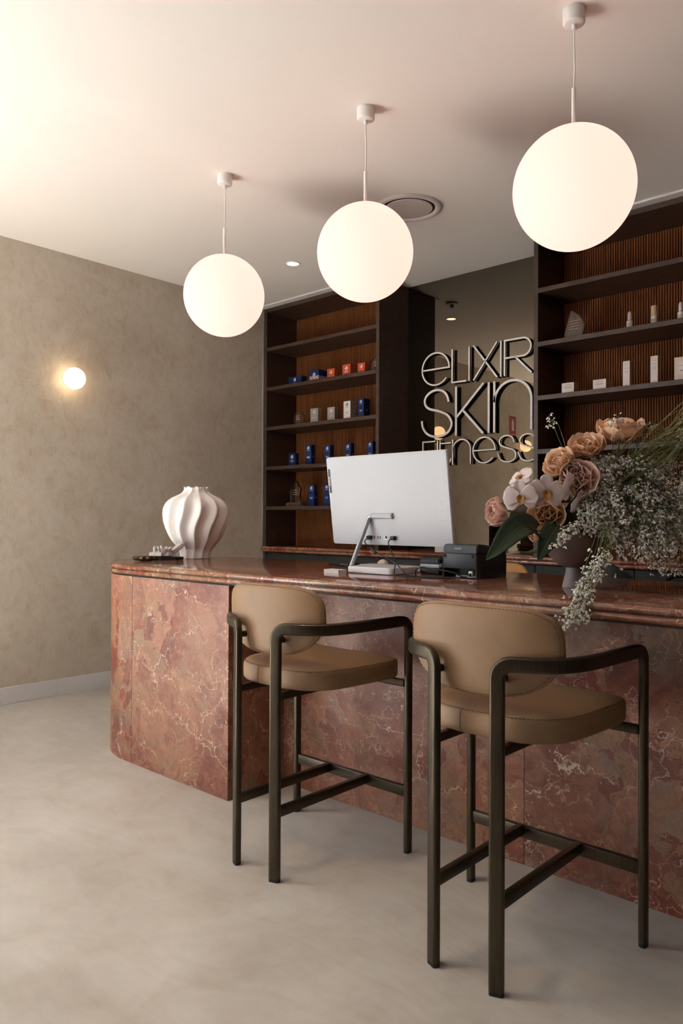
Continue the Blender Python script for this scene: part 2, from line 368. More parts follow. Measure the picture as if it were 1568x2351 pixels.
for (a, b_, c_, d_) in ((YF - .15, SY0, 0, ZC), (SY1, YB + .15, 0, ZC), (SY0, SY1, 0, WZ0), (SY0, SY1, WZ1, ZC)):
    k = len(vs); m_ = box_me(XL - .15, XL, a, b_, c_, d_)
    vs += [v.co.copy() for v in m_.vertices]; fs += [tuple(k + i for i in p.vertices) for p in m_.polygons]
struct('wall_left', mesh('wall_left', vs, fs), 'plaster')
w2_ = tag(thing('window_2', None, None), kind='structure')
for y in (SY0 + .03, SY0 + 1.0, SY1 - .03): link('window_frame', box_me(XL - .11, XL - .05, y - .03, y + .03, WZ0, WZ1), 'black', w2_)
for z in (WZ0 + .03, WZ1 - .03): link('window_rail', box_me(XL - .11, XL - .05, SY0, SY1, z - .03, z + .03), 'black', w2_)
for y0, y1 in ((SY0 + .06, SY0 + .97), (SY0 + 1.03, SY1 - .06)): link('pane', box_me(XL - .084, XL - .076, y0, y1, WZ0 + .06, WZ1 - .06), 'pane', w2_)
win = tag(thing('window_1', None, None), kind='structure')
for x in (WX0 + .03, (WX0 + WX1) / 2, WX1 - .03): link('window_frame', box_me(x - .03, x + .03, YF - .11, YF - .05, WZ0, WZ1), 'black', win)
for z in (WZ0 + .03, WZ1 - .03): link('window_rail', box_me(WX0, WX1, YF - .11, YF - .05, z - .03, z + .03), 'black', win)
for x0, x1 in ((WX0 + .06, (WX0 + WX1) / 2 - .03), ((WX0 + WX1) / 2 + .03, WX1 - .06)):
    link('pane', box_me(x0, x1, YF - .084, YF - .076, WZ0 + .06, WZ1 - .06), 'pane', win)
bb = tag(thing('baseboard_left', None, None), kind='structure')
ys = [0.32, 1.49, 2.723, 3.92, 4.66]
for a, c_ in zip(ys[:-1], ys[1:]):
    link('tile', box_me(XL, XL + .012, a + .001, c_ - .001, 0.0, 0.118, 0.001, 1), 'tile', bb)
struct('trim_1', box_me(XL, -3.905, 4.655, 4.735, 3.2475, ZC, 0.002, 1), 'white')
struct('trim_2', box_me(-2.54, -1.14, 4.655, 4.735, 3.2475, ZC, 0.002, 1), 'white')
struct('trim_3', box_me(XL, XL + .014, 4.715, 4.735, 0.0, 3.2475), 'alu')

# ------------------------------------------------------------------ reception desk
def stadium(inset, x0, x1, yc, R, n=28, right=True):
    r = R - inset; pts = []
    for k in range(n + 1):
        a = PI / 2 + PI * k / n; pts.append((x0 + r * math.cos(a), yc + r * math.sin(a)))
    if right:
        for k in range(n + 1):
            a = -PI / 2 + PI * k / n; pts.append((x1 + r * math.cos(a), yc + r * math.sin(a)))
    else:
        pts += [(x1, yc - r), (x1, yc + r)]
    return pts
def bullnose_slab(outline_f, z0, z1, seg=8):
    r = (z1 - z0) / 2; zc = (z0 + z1) / 2; rings = []
    for k in range(seg + 1):
        a = -PI / 2 + PI * k / seg
        rings.append([(x, y, zc + r * math.sin(a)) for x, y in outline_f(r - r * math.cos(a))])
    n = len(rings[0]); vs = [p for rg in rings for p in rg]
    fs = [(i * n + k, i * n + (k + 1) % n, (i + 1) * n + (k + 1) % n, (i + 1) * n + k) for i in range(seg) for k in range(n)]
    fs += [tuple(range(n - 1, -1, -1)), tuple(range(seg * n, seg * n + n))]
    return smooth_angle(mesh('slab', vs, fs), 50)
DX0, DX1, DYC, DR = -3.627, 1.25, 2.7475, 0.5125
ct = thing('desk_countertop', 'polished red marble countertop with double rounded edge on the reception desk', 'countertop', (0, 0, 0.9995))
of = lambda i: stadium(i, DX0, DX1, DYC, DR)
link('upper_slab', bullnose_slab(of, 0.0262, 0.0505), 'marble_top', ct)
link('lower_slab', bullnose_slab(of, 0.0, 0.0245), 'marble_top', ct)
link('slab_joint', prism_me(stadium(0.010, DX0, DX1, DYC, DR), 0.0235, 0.0270), 'shadowgap', ct)

dk = thing('reception_desk', 'curved red marble reception desk front with recessed knee panel behind the stools', 'desk')
ZD = 0.991; t = 0.022; yc = DYC; R0 = DYC - 2.247
def arc_panel(cx, sgn, xseam):
    out, inn = [], []
    for k in range(41):
        a = PI / 2 + PI * k / 40
        out.append((cx + sgn * R0 * math.cos(a), yc + R0 * math.sin(a))); inn.append((cx + sgn * (R0 - t) * math.cos(a), yc + (R0 - t) * math.sin(a)))
    out.append((xseam, yc - R0)); inn.append((xseam, yc - R0 + t))
    o_ = out + inn[::-1]; n = len(out); N = 2 * n
    vs = [(x, y, 0) for x, y in o_] + [(x, y, ZD) for x, y in o_]
    fs = []
    for k in range(n - 1):
        fs += [(k, k + 1, N + k + 1, N + k), (N - 1 - k, N - 2 - k, 2 * N - 2 - k, 2 * N - 1 - k), (N + k, N + k + 1, 2 * N - 2 - k, 2 * N - 1 - k), (k, k + 1, N - 2 - k, N - 1 - k)]
    fs += [(0, N - 1, 2 * N - 1, N), (n - 1, n, N + n, N + n - 1)]
    return smooth_angle(mesh('arc', vs, fs), 30)
XS, XD, YP = -3.556, -2.752, 2.597
link('curved_end_panel', arc_panel(DX0, 1, XS - .0006), 'marble', dk)
link('front_panel', box_me(XS + .0006, XD, 2.247, 2.247 + t, 0, ZD, 0.0015, 1), 'marble', dk)
link('return_panel', box_me(XD - t, XD, 2.247 + t, YP + t, 0, ZD, 0.001, 1), 'marble', dk)
for a, c_ in ((XD, -1.43), (-1.43, -0.23), (-0.23, 0.97)):
    link('recess_panel', box_me(a + .0005, c_ - .0005, YP, YP + t, 0, ZD, 0.001, 1), 'marble', dk)
link('curved_end_panel', arc_panel(DX1, -1, 1.0), 'marble', dk)
link('reveal_strip', prism_me(stadium(0.014, DX0, DX1, DYC, R0), ZD, 0.9993), 'shadowgap', dk)
link('carcass', box_me(DX0, DX1, YP + t + .001, yc + R0 - t - .002, 0.0, ZD - .001), 'charcoal', dk)
link('staff_panel', box_me(DX0, DX1, yc + R0 - t, yc + R0, 0.0, ZD), 'charcoal', dk)

# ------------------------------------------------------------------ back wall joinery
bct = thing('back_worktop', 'red marble worktop with double rounded edge along the back wall', 'worktop', (0, 0, 1.0))
def back_out(i): return [(XL + .012, 4.69 + i), (1.2, 4.69 + i), (1.2, 5.125), (XL + .012, 5.125)]
for nm, a, c_ in (('upper_slab', 0.0262, 0.0505), ('lower_slab', 0.0, 0.0245)): link(nm, bullnose_slab(back_out, a, c_), 'marble_top', bct)
link('slab_joint', box_me(XL + .015, 1.19, 4.70, 5.12, 0.0235, 0.0270), 'shadowgap', bct)
dx = [-5.255, -4.585, -3.905, -3.215, -2.53, -1.85, -1.17, -0.49]
names = ['leftmost', 'second', 'third', 'fourth', 'fifth', 'sixth', 'seventh']
for i in range(7):
    x0, x1 = dx[i], dx[i + 1]
    bc = thing('base_cabinet', 'charcoal base cabinet under the back worktop, %s from the plaster wall' % ('first' if i == 0 else names[i]), 'cabinet', ((x0 + x1) / 2, 4.735, 0), 0, 'charcoal base cabinets along the back wall')
    h = (x1 - x0) / 2
    link('body', box_me(-h + .0005, h - .0005, .022, .385, 0.0, 0.999), 'charcoal', bc)
    d = link('door', box_me(-h + .0025, h - .0025, .008, .021, 0.10, 0.992), 'charcoal', bc)
    for a, b_, c_, e_ in ((-h + .0025, -h + .062, .10, .992), (h - .062, h - .0025, .10, .992), (-h + .062, h - .062, .932, .992), (-h + .062, h - .062, .10, .16)):
        link('door_rail', box_me(a, b_, 0.0, .008, c_, e_, 0.0008, 1), 'charcoal', d)
struct('trim_4', box_me(XL + .014, -5.257, 4.735, 5.12, 0, 0.9995), 'charcoal')

SH = [2.883, 2.516, 2.149, 1.783, 1.416]
def shelving(x0, x1, label):
    u = thing('shelving_unit', label, 'shelving', ((x0 + x1) / 2, 4.725, 1.051), 0, 'dark timber display shelving on the back wall')
    h = (x1 - x0) / 2; T = .032; ZT = 3.247 - 1.051
    for s in (-1, 1): link('side_panel', box_me(min(s * h, s * (h - T)), max(s * h, s * (h - T)), 0, .40, 0, ZT, 0.0008, 1), 'veneer', u)
    link('top_panel', box_me(-h + T, h - T, 0, .40, ZT - .036, ZT, 0.0008, 1), 'veneer', u)
    link('back_board', box_me(-h + T, h - T, .393, .40, 0, ZT - .037), 'backing', u)
    for z in SH: link('shelf', box_me(-h + T, h - T, 0, .379, z - 1.051 - .032, z - 1.051, 0.0008, 1), 'veneer', u)
    n = 76; pw = (2 * h - 2 * T) / n; hw = pw * 0.36
    vs, fs = [], []
    for z in (0.0, ZT - .037):
        for (a, b_) in ((-hw, .013), (-hw, .0035), (-hw * .55, .0), (hw * .55, .0), (hw, .0035), (hw, .013)): vs.append((a, b_, z))
    fs = [(k, (k + 1) % 6, 6 + (k + 1) % 6, 6 + k) for k in range(6)] + [(5, 4, 3, 2, 1, 0), (6, 7, 8, 9, 10, 11)]
    sl = mesh('slat', vs, fs); sl.materials.append(MAT['walnut'])
    for k in range(n): link('slat', sl, None, u, (-h + T + pw * (k + .5), .380, 0))
    return u
shelving(-5.290, -3.910, 'dark timber shelving with walnut slats beside the plaster wall, holding navy and orange cartons')
shelving(-2.538, -1.158, 'dark timber shelving with walnut slats behind the flowers, holding white cartons and bottles')
mir = link('wall_mirror', box_me(-3.9085, -2.54, 5.110, 5.122, 1.0515, 3.259), 'mirror')
tag(mir, 'tall bronze-tinted mirror panel between the two dark shelving units', 'mirror')

# sign letters ------------------------------------------------------------------
def ribbon(pts, wd, y0, y1):
    P = [Vector(p) for p in pts]; n = len(P); L, R_ = [], []
    for i in range(n):
        d0 = (P[i] - P[i - 1]).normalized() if i else None; d1 = (P[i + 1] - P[i]).normalized() if i < n - 1 else None
        d = d0 if d1 is None else d1 if d0 is None else (d0 + d1).normalized()
        k = 1.0 if (d0 is None or d1 is None) else 1.0 / max(0.5, math.sqrt(max(0.01, (1 + d0.dot(d1)) / 2)))
        nn = Vector((-d.y, d.x)) * wd / 2 * k; L.append(P[i] + nn); R_.append(P[i] - nn)
    vs, fs = [], []
    for p, q in zip(L, R_): vs += [(p.x, y0, p.y), (q.x, y0, q.y), (q.x, y1, q.y), (p.x, y1, p.y)]
    for i in range(n - 1):
        for k in range(4): fs.append((i * 4 + k, i * 4 + (k + 1) % 4, (i + 1) * 4 + (k + 1) % 4, (i + 1) * 4 + k))
    fs += [(0, 1, 2, 3), (n * 4 - 1, n * 4 - 2, n * 4 - 3, n * 4 - 4)]
    return vs, fs
def C2(pts, n=5): return cat([Vector((x, z)) for x, z in pts], n)
def arc2(cx, cz, rx, rz, a0, a1, n=30): return [(cx + rx * math.cos(math.radians(a0 + (a1 - a0) * k / n)), cz + rz * math.sin(math.radians(a0 + (a1 - a0) * k / n))) for k in range(n + 1)]
sgn = thing('wall_sign', 'thin cream letters reading Elixir Skin Fitness mounted on the mirror', 'sign', (-3.3, 5.110, 2.2))
def glyph(strokes, wd):
    vs, fs = [], []
    for s in strokes:
        a, b_ = ribbon([Vector((p[0] + 3.3, p[1] - 2.2)) for p in s], wd, -0.032, -0.014); k = len(vs); vs += a; fs += [tuple(k + i for i in f) for f in b_]
    me = mesh('letter', vs, fs); me.materials.append(MAT['letter']); me.materials.append(MAT['letter_side'])
    for p in me.polygons: p.material_index = 0 if p.normal.y < -0.9 else 1  # sides and backs coloured dark to stand for shade and reflection
    return link('letter', me, None, sgn)
w1, w2, w3 = .0130, .0185, .0108
def e_path(cx, cz, rx, rz, bar): return [(cx - rx, bar), (cx + rx * .999, bar)] + arc2(cx, cz, rx, rz, 2, 322, 44)[1:]
glyph([e_path(-3.607, 2.527, .133, .131, 2.526)], w1)
glyph([[(-3.445, 2.664), (-3.445, 2.397), (-3.312, 2.397)]], w1)
glyph([[(-3.286, 2.664), (-3.286, 2.391)]], w1)
glyph([[(-3.246, 2.664), (-3.035, 2.391)], [(-3.036, 2.664), (-3.246, 2.391)]], w1)
glyph([[(-3.003, 2.664), (-3.003, 2.391)]], w1)
glyph([[(-2.970, 2.391), (-2.970, 2.659), (-2.818, 2.659)] + arc2(-2.818, 2.592, .068, .067, 85, -90, 20) + [(-2.970, 2.525)], [(-2.880, 2.525), (-2.744, 2.391)]], w1)
glyph([C2([(-3.478, 2.247), (-3.493, 2.296), (-3.531, 2.337), (-3.590, 2.354), (-3.650, 2.344), (-3.698, 2.312), (-3.714, 2.271), (-3.700, 2.231), (-3.657, 2.203), (-3.58, 2.182), (-3.496, 2.146), (-3.456, 2.098), (-3.451, 2.056), (-3.481, 2.007), (-3.548, 1.978), (-3.625, 1.978), (-3.691, 2.006), (-3.731, 2.057), (-3.743, 2.114)])], w2)
glyph([[(-3.407, 2.361), (-3.407, 1.970)], [(-3.154, 2.361), (-3.402, 2.117)], [(-3.345, 2.170), (-3.157, 1.971)]], w2)
glyph([[(-3.108, 2.361), (-3.108, 1.970)]], w2)
glyph([[(-3.059, 2.361), (-3.059, 1.970)], arc2(-2.902, 2.200, .156, .152, 180, 0, 36) + [(-2.746, 1.970)]], w2)
glyph([[(-3.730, 1.742), (-3.730, 1.938), (-3.606, 1.938)], [(-3.730, 1.837), (-3.624, 1.837)]], w3)
glyph([[(-3.585, 1.941), (-3.585, 1.741)]], w3)
glyph([[(-3.560, 1.941), (-3.560, 1.80)] + arc2(-3.507, 1.797, .053, .053, 180, 355, 16), [(-3.560, 1.916), (-3.456, 1.916)]], w3)
glyph([[(-3.438, 1.941), (-3.438, 1.740)], arc2(-3.354, 1.855, .083, .082, 180, 0, 28) + [(-3.271, 1.740)]], w3)
glyph([e_path(-3.149, 1.841, .0985, .0985, 1.840)], w3)
for o_ in (0.0, 0.174):
    glyph([C2([(x + o_, z) for x, z in ((-2.887, 1.885), (-2.906, 1.925), (-2.948, 1.939), (-2.991, 1.929), (-3.013, 1.898), (-2.998, 1.866), (-2.945, 1.845), (-2.892, 1.826), (-2.873, 1.79), (-2.892, 1.753), (-2.944, 1.74), (-3.001, 1.758), (-3.028, 1.813))])], w3)
for x, z in ((-3.73, 2.527), (-3.445, 2.53), (-3.286, 2.53), (-3.14, 2.527), (-3.003, 2.53), (-2.97, 2.53), (-3.7, 2.231), (-3.407, 2.05), (-3.108, 2.05), (-3.059, 2.05), (-3.73, 1.88), (-3.585, 1.88), (-3.56, 1.88), (-3.438, 1.80), (-3.247, 1.841), (-2.998, 1.866), (-2.824, 1.866)):
    link('standoff_pin', lathe_me([(.003, 0), (.003, .016)], 8), 'letter_side', sgn, (x + 3.3, 0, z - 2.2), (PI / 2, 0, 0))

# ------------------------------------------------------------------ pendant lamps, ceiling fittings, sconces
pl_lab = ['white globe pendant lamp nearest the plaster wall, smallest in view', 'white globe pendant lamp in the middle of the row, in front of the ceiling vent', 'white globe pendant lamp above the flowers, largest in view']
for (x, lab) in zip((-3.412, -2.355, -1.304), pl_lab):
    p = thing('pendant_lamp', lab, 'lamp', (x, 2.738, 2.569), 0, 'globe pendants in a row over the desk')
    R = .2285; prof = [(.001, -R)] + [(R * math.cos(math.radians(a)), R * math.sin(math.radians(a))) for a in range(-86, 85, 4)] + [(.02, R * .9965)]
    link('globe', lathe_me(prof, 64), 'globe', p)
    link('rod', lathe_me([(.0085, R * .985), (.0085, .388)], 16), 'white', p)
    link('cord', tube_me(cat([(0, 0, .385), (.003, 0, .45), (.001, 0, .55), (0, 0, .625)], 6), .0035, 8), 'white', p)
    c = link('canopy', lathe_me([(.034, .632), (.040, .636), (.042, .642), (.042, .6905)], 32), 'white', p)
    link('cord_grip', lathe_me([(.009, .612), (.009, .633)], 16), 'white', c)
v = thing('ceiling_vent', 'round white ceiling air diffuser partly behind the middle pendant', 'vent', (-2.907, 3.797, ZC))
link('rim', lathe_me([(.165, -.003), (.17, -.010), (.185, -.016), (.202, -.012), (.212, -.001), (.160, -.001)], 64, cap0=False, cap1=False), 'grille', v)
link('throat', lathe_me([(.166, -.0008), (.166, -.0018)], 64), 'slot', v)
link('disc', lathe_me([(.002, -.014), (.120, -.014), (.148, -.011), (.150, -.006), (.002, -.004)], 64), 'grille', v)
def downlight(x, y, lab, power):
    d = thing('downlight', lab, 'light', (x, y, ZC), 0, 'recessed ceiling downlights')
    link('bezel', lathe_me([(.044, -.001), (.047, -.005), (.056, -.004), (.058, -.0005), (.044, -.0005)], 40, cap0=False, cap1=False), 'white', d)
    link('lens', lathe_me([(.002, -.002), (.044, -.002), (.044, -.001)], 40), 'lamp', d)
    l = bpy.data.lights.new('downlight_beam', 'SPOT'); l.energy = power; l.spot_size = math.radians(80); l.spot_blend = 0.8; l.color = (1.0, 0.72, 0.46); l.shadow_soft_size = .04
    o = bpy.data.objects.new('downlight_beam', l); COL.objects.link(o); o.parent = d; o.location = (0, 0, -.012)
downlight(-4.205, 4.04, 'small lit recessed downlight above the left shelving unit', 14)
downlight(-2.01, 4.12, 'added recessed downlight behind the largest pendant globe, lighting the back counter', 14)  # unseen lamp added to brighten the back counter
downlight(-2.1, 1.0, 'added recessed downlight out of view, lighting the bar stool seats', 55)  # unseen lamp added to brighten the stool seats
sd = thing('smoke_detector', 'small white smoke detector on the ceiling seen in the mirror', 'detector', (-3.89, 4.49, ZC))
link('base', lathe_me([(.055, -.001), (.055, -.012), (.050, -.018), (.002, -.020)], 32, cap0=False), 'white', sd)
link('sensor', lathe_me([(.018, -.020), (.014, -.045), (.002, -.048)], 20, cap0=False), 'grille', sd)
def sconce(y, z, lab):
    s = thing('wall_sconce', lab, 'lamp', (XL, y, z), 0, 'globe sconces on the plaster wall')
    R = .079; prof = [(.001, -R)] + [(R * math.cos(math.radians(a)), R * math.sin(math.radians(a))) for a in range(-84, 85, 6)] + [(.001, R)]
    link('back_plate', lathe_me([(.05, 0), (.05, .010), (.035, .014)], 32), 'white', s, (0.001, 0, 0), (0, PI / 2, 0))
    link('globe', lathe_me(prof, 40), 'sconce', s, (.086, 0, 0))
sconce(2.80, 2.327, 'small glowing globe sconce on the plaster wall left of the desk')
sconce(0.71, 2.328, 'glowing globe sconce nearer the shopfront, seen only in the mirror')
fs_ = thing('fire_sign', 'small red fire extinguisher sign on the plaster wall, seen in the mirror', 'sign', (XL + .001, 0.93, 2.585))
def yz_plate(y0, y1, z0, z1, x0, x1): return box_me(x0, x1, y0, y1, z0, z1)
link('plate', yz_plate(-.10, .10, -.155, .155, 0, .003), 'print_w', fs_)
link('red_field', yz_plate(-.088, .088, -.143, .143, .003, .0036), 'red', fs_)
link('cylinder_symbol', yz_plate(-.030, .030, -.06, .07, .0036, .0042), 'print_w', fs_)
link('nozzle_symbol', yz_plate(-.014, .014, .07, .10, .0036, .0042), 'print_w', fs_)
link('caption_line', yz_plate(-.05, .05, -.115, -.105, .0036, .0042), 'print_w', fs_)

# ------------------------------------------------------------------ bar stools
def sweep_flat(path, plan_n, wide, thin, seg=3):
    """flat rounded tube: path points, horizontal normals (thin axis), width per point"""
    m = len(path); vs, fs = [], []; sec = []
    q = 6
    for sx, sy, a0 in ((1, 1, 0), (-1, 1, 90), (-1, -1, 180), (1, -1, 270)):
        for k in range(q + 1): sec.append((sx, sy, math.radians(a0 + 90 * k / q)))
    for i in range(m):
        t_ = (path[min(i + 1, m - 1)] - path[max(i - 1, 0)]).normalized(); n_ = plan_n[i].normalized(); n_ = (n_ - t_ * n_.dot(t_)).normalized()
        b_ = t_.cross(n_); W = wide[i] / 2; T = thin / 2; r = T * 0.75
        for sx, sy, a in sec:
            vs.append(path[i] + b_ * (sx * (W - r) + r * math.cos(a)) + n_ * (sy * (T - r) + r * math.sin(a)))
    N = len(sec)
    for i in range(m - 1):
        for k in range(N): fs.append((i * N + k, i * N + (k + 1) % N, (i + 1) * N + (k + 1) % N, (i + 1) * N + k))
    fs += [tuple(range(N - 1, -1, -1)), tuple(range((m - 1) * N, m * N))]
    return smooth_angle(mesh('flat_tube', vs, fs), 45)
ARM = [(.105, -.262), (.181, -.230), (.247, -.182), (.282, -.102), (.296, .0), (.304, .12), (.309, .255)]
def stool_meshes():
    M = {}
    for s, key in ((1, 'R'), (-1, 'L')):
        plan = cat([Vector((s * x, y, 0)) for x, y in ARM], 6)
        nrm = []
        for i in range(len(plan)):
            d = (plan[min(i + 1, len(plan) - 1)] - plan[max(i - 1, 0)]).normalized(); nrm.append(Vector((d.y, -d.x, 0)) * s)
        ZA = .906; rb = .040
        # arc-length trimmed arm between bends
        def bend(p, d, n, down):   # quarter circle between vertical post and arm
            out = []
            for k in range(1, 7):
                a = PI / 2 * k / 7
                out.append(p + d * rb * (1 - math.cos(a)) + Vector((0, 0, -rb + rb * math.sin(a))))
            return out
        path, nn, ww = [], [], []
        d0 = (plan[1] - plan[0]).normalized(); d1 = (plan[-2] - plan[-1]).normalized()
        p0, p1 = plan[0], plan[-1]
        Wr, Wf = .043, .033
        for z in (0.012, .3, .6, ZA - rb): path.append(p0 + Vector((0, 0, z))); nn.append(nrm[0]); ww.append(Wr)
        for q in bend(p0 + Vector((0, 0, ZA)), d0, nrm[0], 0): path.append(q); nn.append(nrm[0]); ww.append(Wr)
        for i, q in enumerate(plan):
            if (q - p0).length > rb * 1.02 and (q - p1).length > rb * 1.02: path.append(q + Vector((0, 0, ZA))); nn.append(nrm[i]); ww.append(.043)
        for q in reversed(bend(p1 + Vector((0, 0, ZA)), d1, nrm[-1], 0)): path.append(q); nn.append(nrm[-1]); ww.append(.038)
        for z in (ZA - rb, .6, .3, .012): path.append(p1 + Vector((0, 0, z))); nn.append(nrm[-1]); ww.append(Wf)
        M['frame' + key] = sweep_flat(path, nn, ww, .025)
        for e, p, n_, W in (('r', p0, nrm[0], Wr), ('f', p1, nrm[-1], Wf)):
            M['foot' + key + e] = sweep_flat([p + Vector((0, 0, .0)), p + Vector((0, 0, .013))], [n_, n_], [W * .97, W * .97], .0235)
    # seat
    half = [(0, -.207), (.07, -.206), (.144, -.190), (.200, -.152), (.236, -.092), (.252, -.005), (.260, .11), (.262, .21), (.251, .262), (.215, .281), (.11, .286)]
    out = half + [(0, .287)] + [(-x, y) for x, y in half[:0:-1]]
    oc = cat([Vector((x, y, 0)) for x, y in out], 4, True); cen = Vector((0, .05, 0)); N = len(oc)
    rings = []
    for ins, z in ((.020, .674), (.008, .676), (.001, .683), (0, .700), (0, .728), (.002, .738), (.006, .744), (.014, .749), (.04, .756), (.09, .760), (.16, .762)):
        rg = []
        for p in oc:
            d = (p - cen); L = d.length; rg.append(cen + d * ((L - ins) / L) + Vector((0, 0, z)))
        rings.append(rg)
    vs = [p for r in rings for p in r]; K = len(rings)
    fs = [(i * N + k, i * N + (k + 1) % N, (i + 1) * N + (k + 1) % N, (i + 1) * N + k) for i in range(K - 1) for k in range(N)]
    fs += [tuple(range(N - 1, -1, -1)), tuple(range((K - 1) * N, K * N))]
    M['seat'] = mesh('seat', vs, fs, True)
    def dashes(loop, r=.0011, on=3, off=2, closed=True):
        vs, fs = [], []; i = 0
        while i + on < len(loop): tube_geo(loop[i:i + on + 1], r, 4, vs, fs); i += on + off
        return mesh('stitch', vs, fs)
    def dense(loop, step=.0022):
        o_ = []; 
        for a, b_ in zip(loop, loop[1:] + loop[:1]):
            n_ = max(1, int((b_ - a).length / step))
            for k in range(n_): o_.append(a.lerp(b_, k / n_))
        return o_
    M['seat_stitch'] = dashes(dense([p + Vector((0, 0, .0012)) for p in rings[6]]))
    sx = [p for p in rings[3]]
    j = min(range(N), key=lambda k: (oc[k] - Vector((-.055, -.206, 0))).length)
    M['seat_seam'] = mesh('seam', *tube_geo([rings[i][j] for i in range(1, 7)], .0012, 5))
    # back pad
    NA, NR = 72, 12; PHI = .458; HZ = .131; ZC_ = .928; Rm = .577
    def pad(s, q, off):
        phi = s * PHI; z = ZC_ + q * HZ; rad = Rm + off
        ysh = -(z - .90) * .04
        return Vector((rad * math.sin(phi), .362 - rad * math.cos(phi) + ysh, z))
    def sup(a):
        c, s = math.cos(a), math.sin(a); e = 4.0 if s > 0 else 2.8; s_ = math.copysign(abs(c) ** (2 / e), c); q_ = math.copysign(abs(s) ** (2 / e), s)
        return s_ * (1.0 if q_ > 0 else 1.0 - .165 * abs(q_)), q_
    vs, fs = [], []
    prof = []
    for k in range(NR + 1): prof.append((math.sin(PI / 2 * k / NR), 1))
    for k in range(NR - 1, -1, -1): prof.append((math.sin(PI / 2 * k / NR), -1))
    for r, sd_ in prof:
        th = .022 * math.sqrt(max(0, 1 - r ** 8)) if r < 1 else 0
        for k in range(NA):
            s, q = sup(2 * PI * k / NA); vs.append(pad(s * max(r, .002), q * max(r, .002), sd_ * th))
    K = len(prof)
    fs = [(i * NA + k, i * NA + (k + 1) % NA, (i + 1) * NA + (k + 1) % NA, (i + 1) * NA + k) for i in range(K - 1) for k in range(NA)]
    fs += [tuple(range(NA)), tuple(range((K - 1) * NA, K * NA))]
    M['pad'] = mesh('backrest', vs, fs, True)
    lp = [pad(s * .945, q * .945, .0222 * math.sqrt(1 - .945 ** 8)) for s, q in (sup(2 * PI * k / 160) for k in range(160))]
    M['pad_stitch'] = dashes(dense(lp))
    for s, key in ((1, 'R'), (-1, 'L')):
        M['knob' + key] = tube_me([(s * .105, -.258, .862), (s * .105, -.215, .862)], .0115, 16)
    M['bar_side'] = box_me(-.011, .011, -.250, .245, .226, .262, .003)
    M['bar_front'] = box_me(-.300, .300, .246, .268, .215, .256, .003)
    M['rail_side'] = box_me(-.010, .010, -.250, .250, .646, .6735, .003)
    M['rail_front'] = box_me(-.300, .300, .235, .257, .646, .6735, .003)
    for k, m_ in M.items():
        mt = 'leather' if k in ('seat', 'pad') else 'stitch' if 'stitch' in k or 'seam' in k else 'rubber' if k.startswith('foot') else 'bronze'
        m_.materials.append(MAT[mt])
    return M
SM = stool_meshes()
def stool(x, y, rz, lab):
    s = thing('bar_stool', lab, 'stool', (x, y, 0), rz, 'leather bar stools at the desk')
    for k in 'LR':
        f = link('side_frame', SM['frame' + k], None, s)
        for e in 'rf': link('foot_cap', SM['foot' + k + e], None, f)
        link('backrest_knob', SM['knob' + k], None, f)
    st = link('seat', SM['seat'], None, s); link('stitching', SM['seat_stitch'], None, st); link('seam', SM['seat_seam'], None, st)
    bk = link('backrest', SM['pad'], None, s); link('stitching', SM['pad_stitch'], None, bk)
    for k in (-.105, .105):
        link('footrest_bar', SM['bar_side'], None, s, (k, 0, 0)); link('seat_rail', SM['rail_side'], None, s, (k, 0, 0))
    link('footrest_bar', SM['bar_front'], None, s); link('seat_rail', SM['rail_front'], None, s)
stool(-1.200, 2.100, 0.0, 'tan leather bar stool with bronze frame nearest the camera, below the flowers')
stool(-2.127, 2.130, 0.0, 'tan leather bar stool with bronze frame beside the curved desk end')

# ------------------------------------------------------------------ things on the desk
ZT = 1.0503
def vase():
    P_ = [(.093, 0), (.094, .004), (.096, .03), (.100, .055), (.118, .080), (.145, .115), (.164, .155), (.180, .20), (.190, .245), (.194, .285), (.190, .320), (.175, .352), (.148, .378), (.115, .396), (.090, .410), (.078, .424), (.074, .438), (.077, .446)]
    prof = cat([Vector((r, z, 0)) for r, z in P_], 4); n = 240; vs, fs = [], []
    rows = [(p.x, p.y) for p in prof] + [(.070, .446), (.064, .43), (.06, .40)]
    for (r, z) in rows:
        h_ = min(1, max(0, z / .446)); amp = 0.05 + 0.085 * math.sin(PI * h_) ** .8
        tw = .34 * (h_ - .5) + .055 * math.sin(h_ * 11 + .4) * math.sin(PI * h_)
        for k in range(n):
            a = 2 * PI * k / n; x_ = 6 * (a - tw) + .5; c = 1 - abs(math.sin(x_)) ** 1.15
            f = 1 + amp * (1.25 * c - .62)
            zz = z + (.006 * math.sin(9 * a + 1.0) if z > .44 else 0)
            vs.append((r * f * math.cos(a), r * f * math.sin(a), zz))
    m_ = len(rows); fs = [(i * n + k, i * n + (k + 1) % n, (i + 1) * n + (k + 1) % n, (i + 1) * n + k) for i in range(m_ - 1) for k in range(n)]
    fs += [tuple(range(n - 1, -1, -1)), tuple(range((m_ - 1) * n, m_ * n))]
    return mesh('vase', vs, fs, True)
tag(link('ribbed_vase', vase(), 'ceramic', None, (-3.945, 2.95, ZT)), 'large white matte vase with wavy twisted ribs on the desk end', 'vase')
tr = link('display_tray', prism_me([(.092 * math.cos(a), .078 * math.sin(a)) for a in [PI / 6 + k * PI / 3 for k in range(6)]], 0, .018, .0015), 'black', None, (-3.885, 2.705, ZT), (0, 0, .35))
tag(tr, 'thin black hexagonal tray under the crystals beside the white vase', 'tray')
cr = thing('crystal_cluster', 'clear quartz crystal cluster resting on the black tray', 'crystal', (-3.935, 2.692, ZT + .0185))
rnd = random.Random(3)
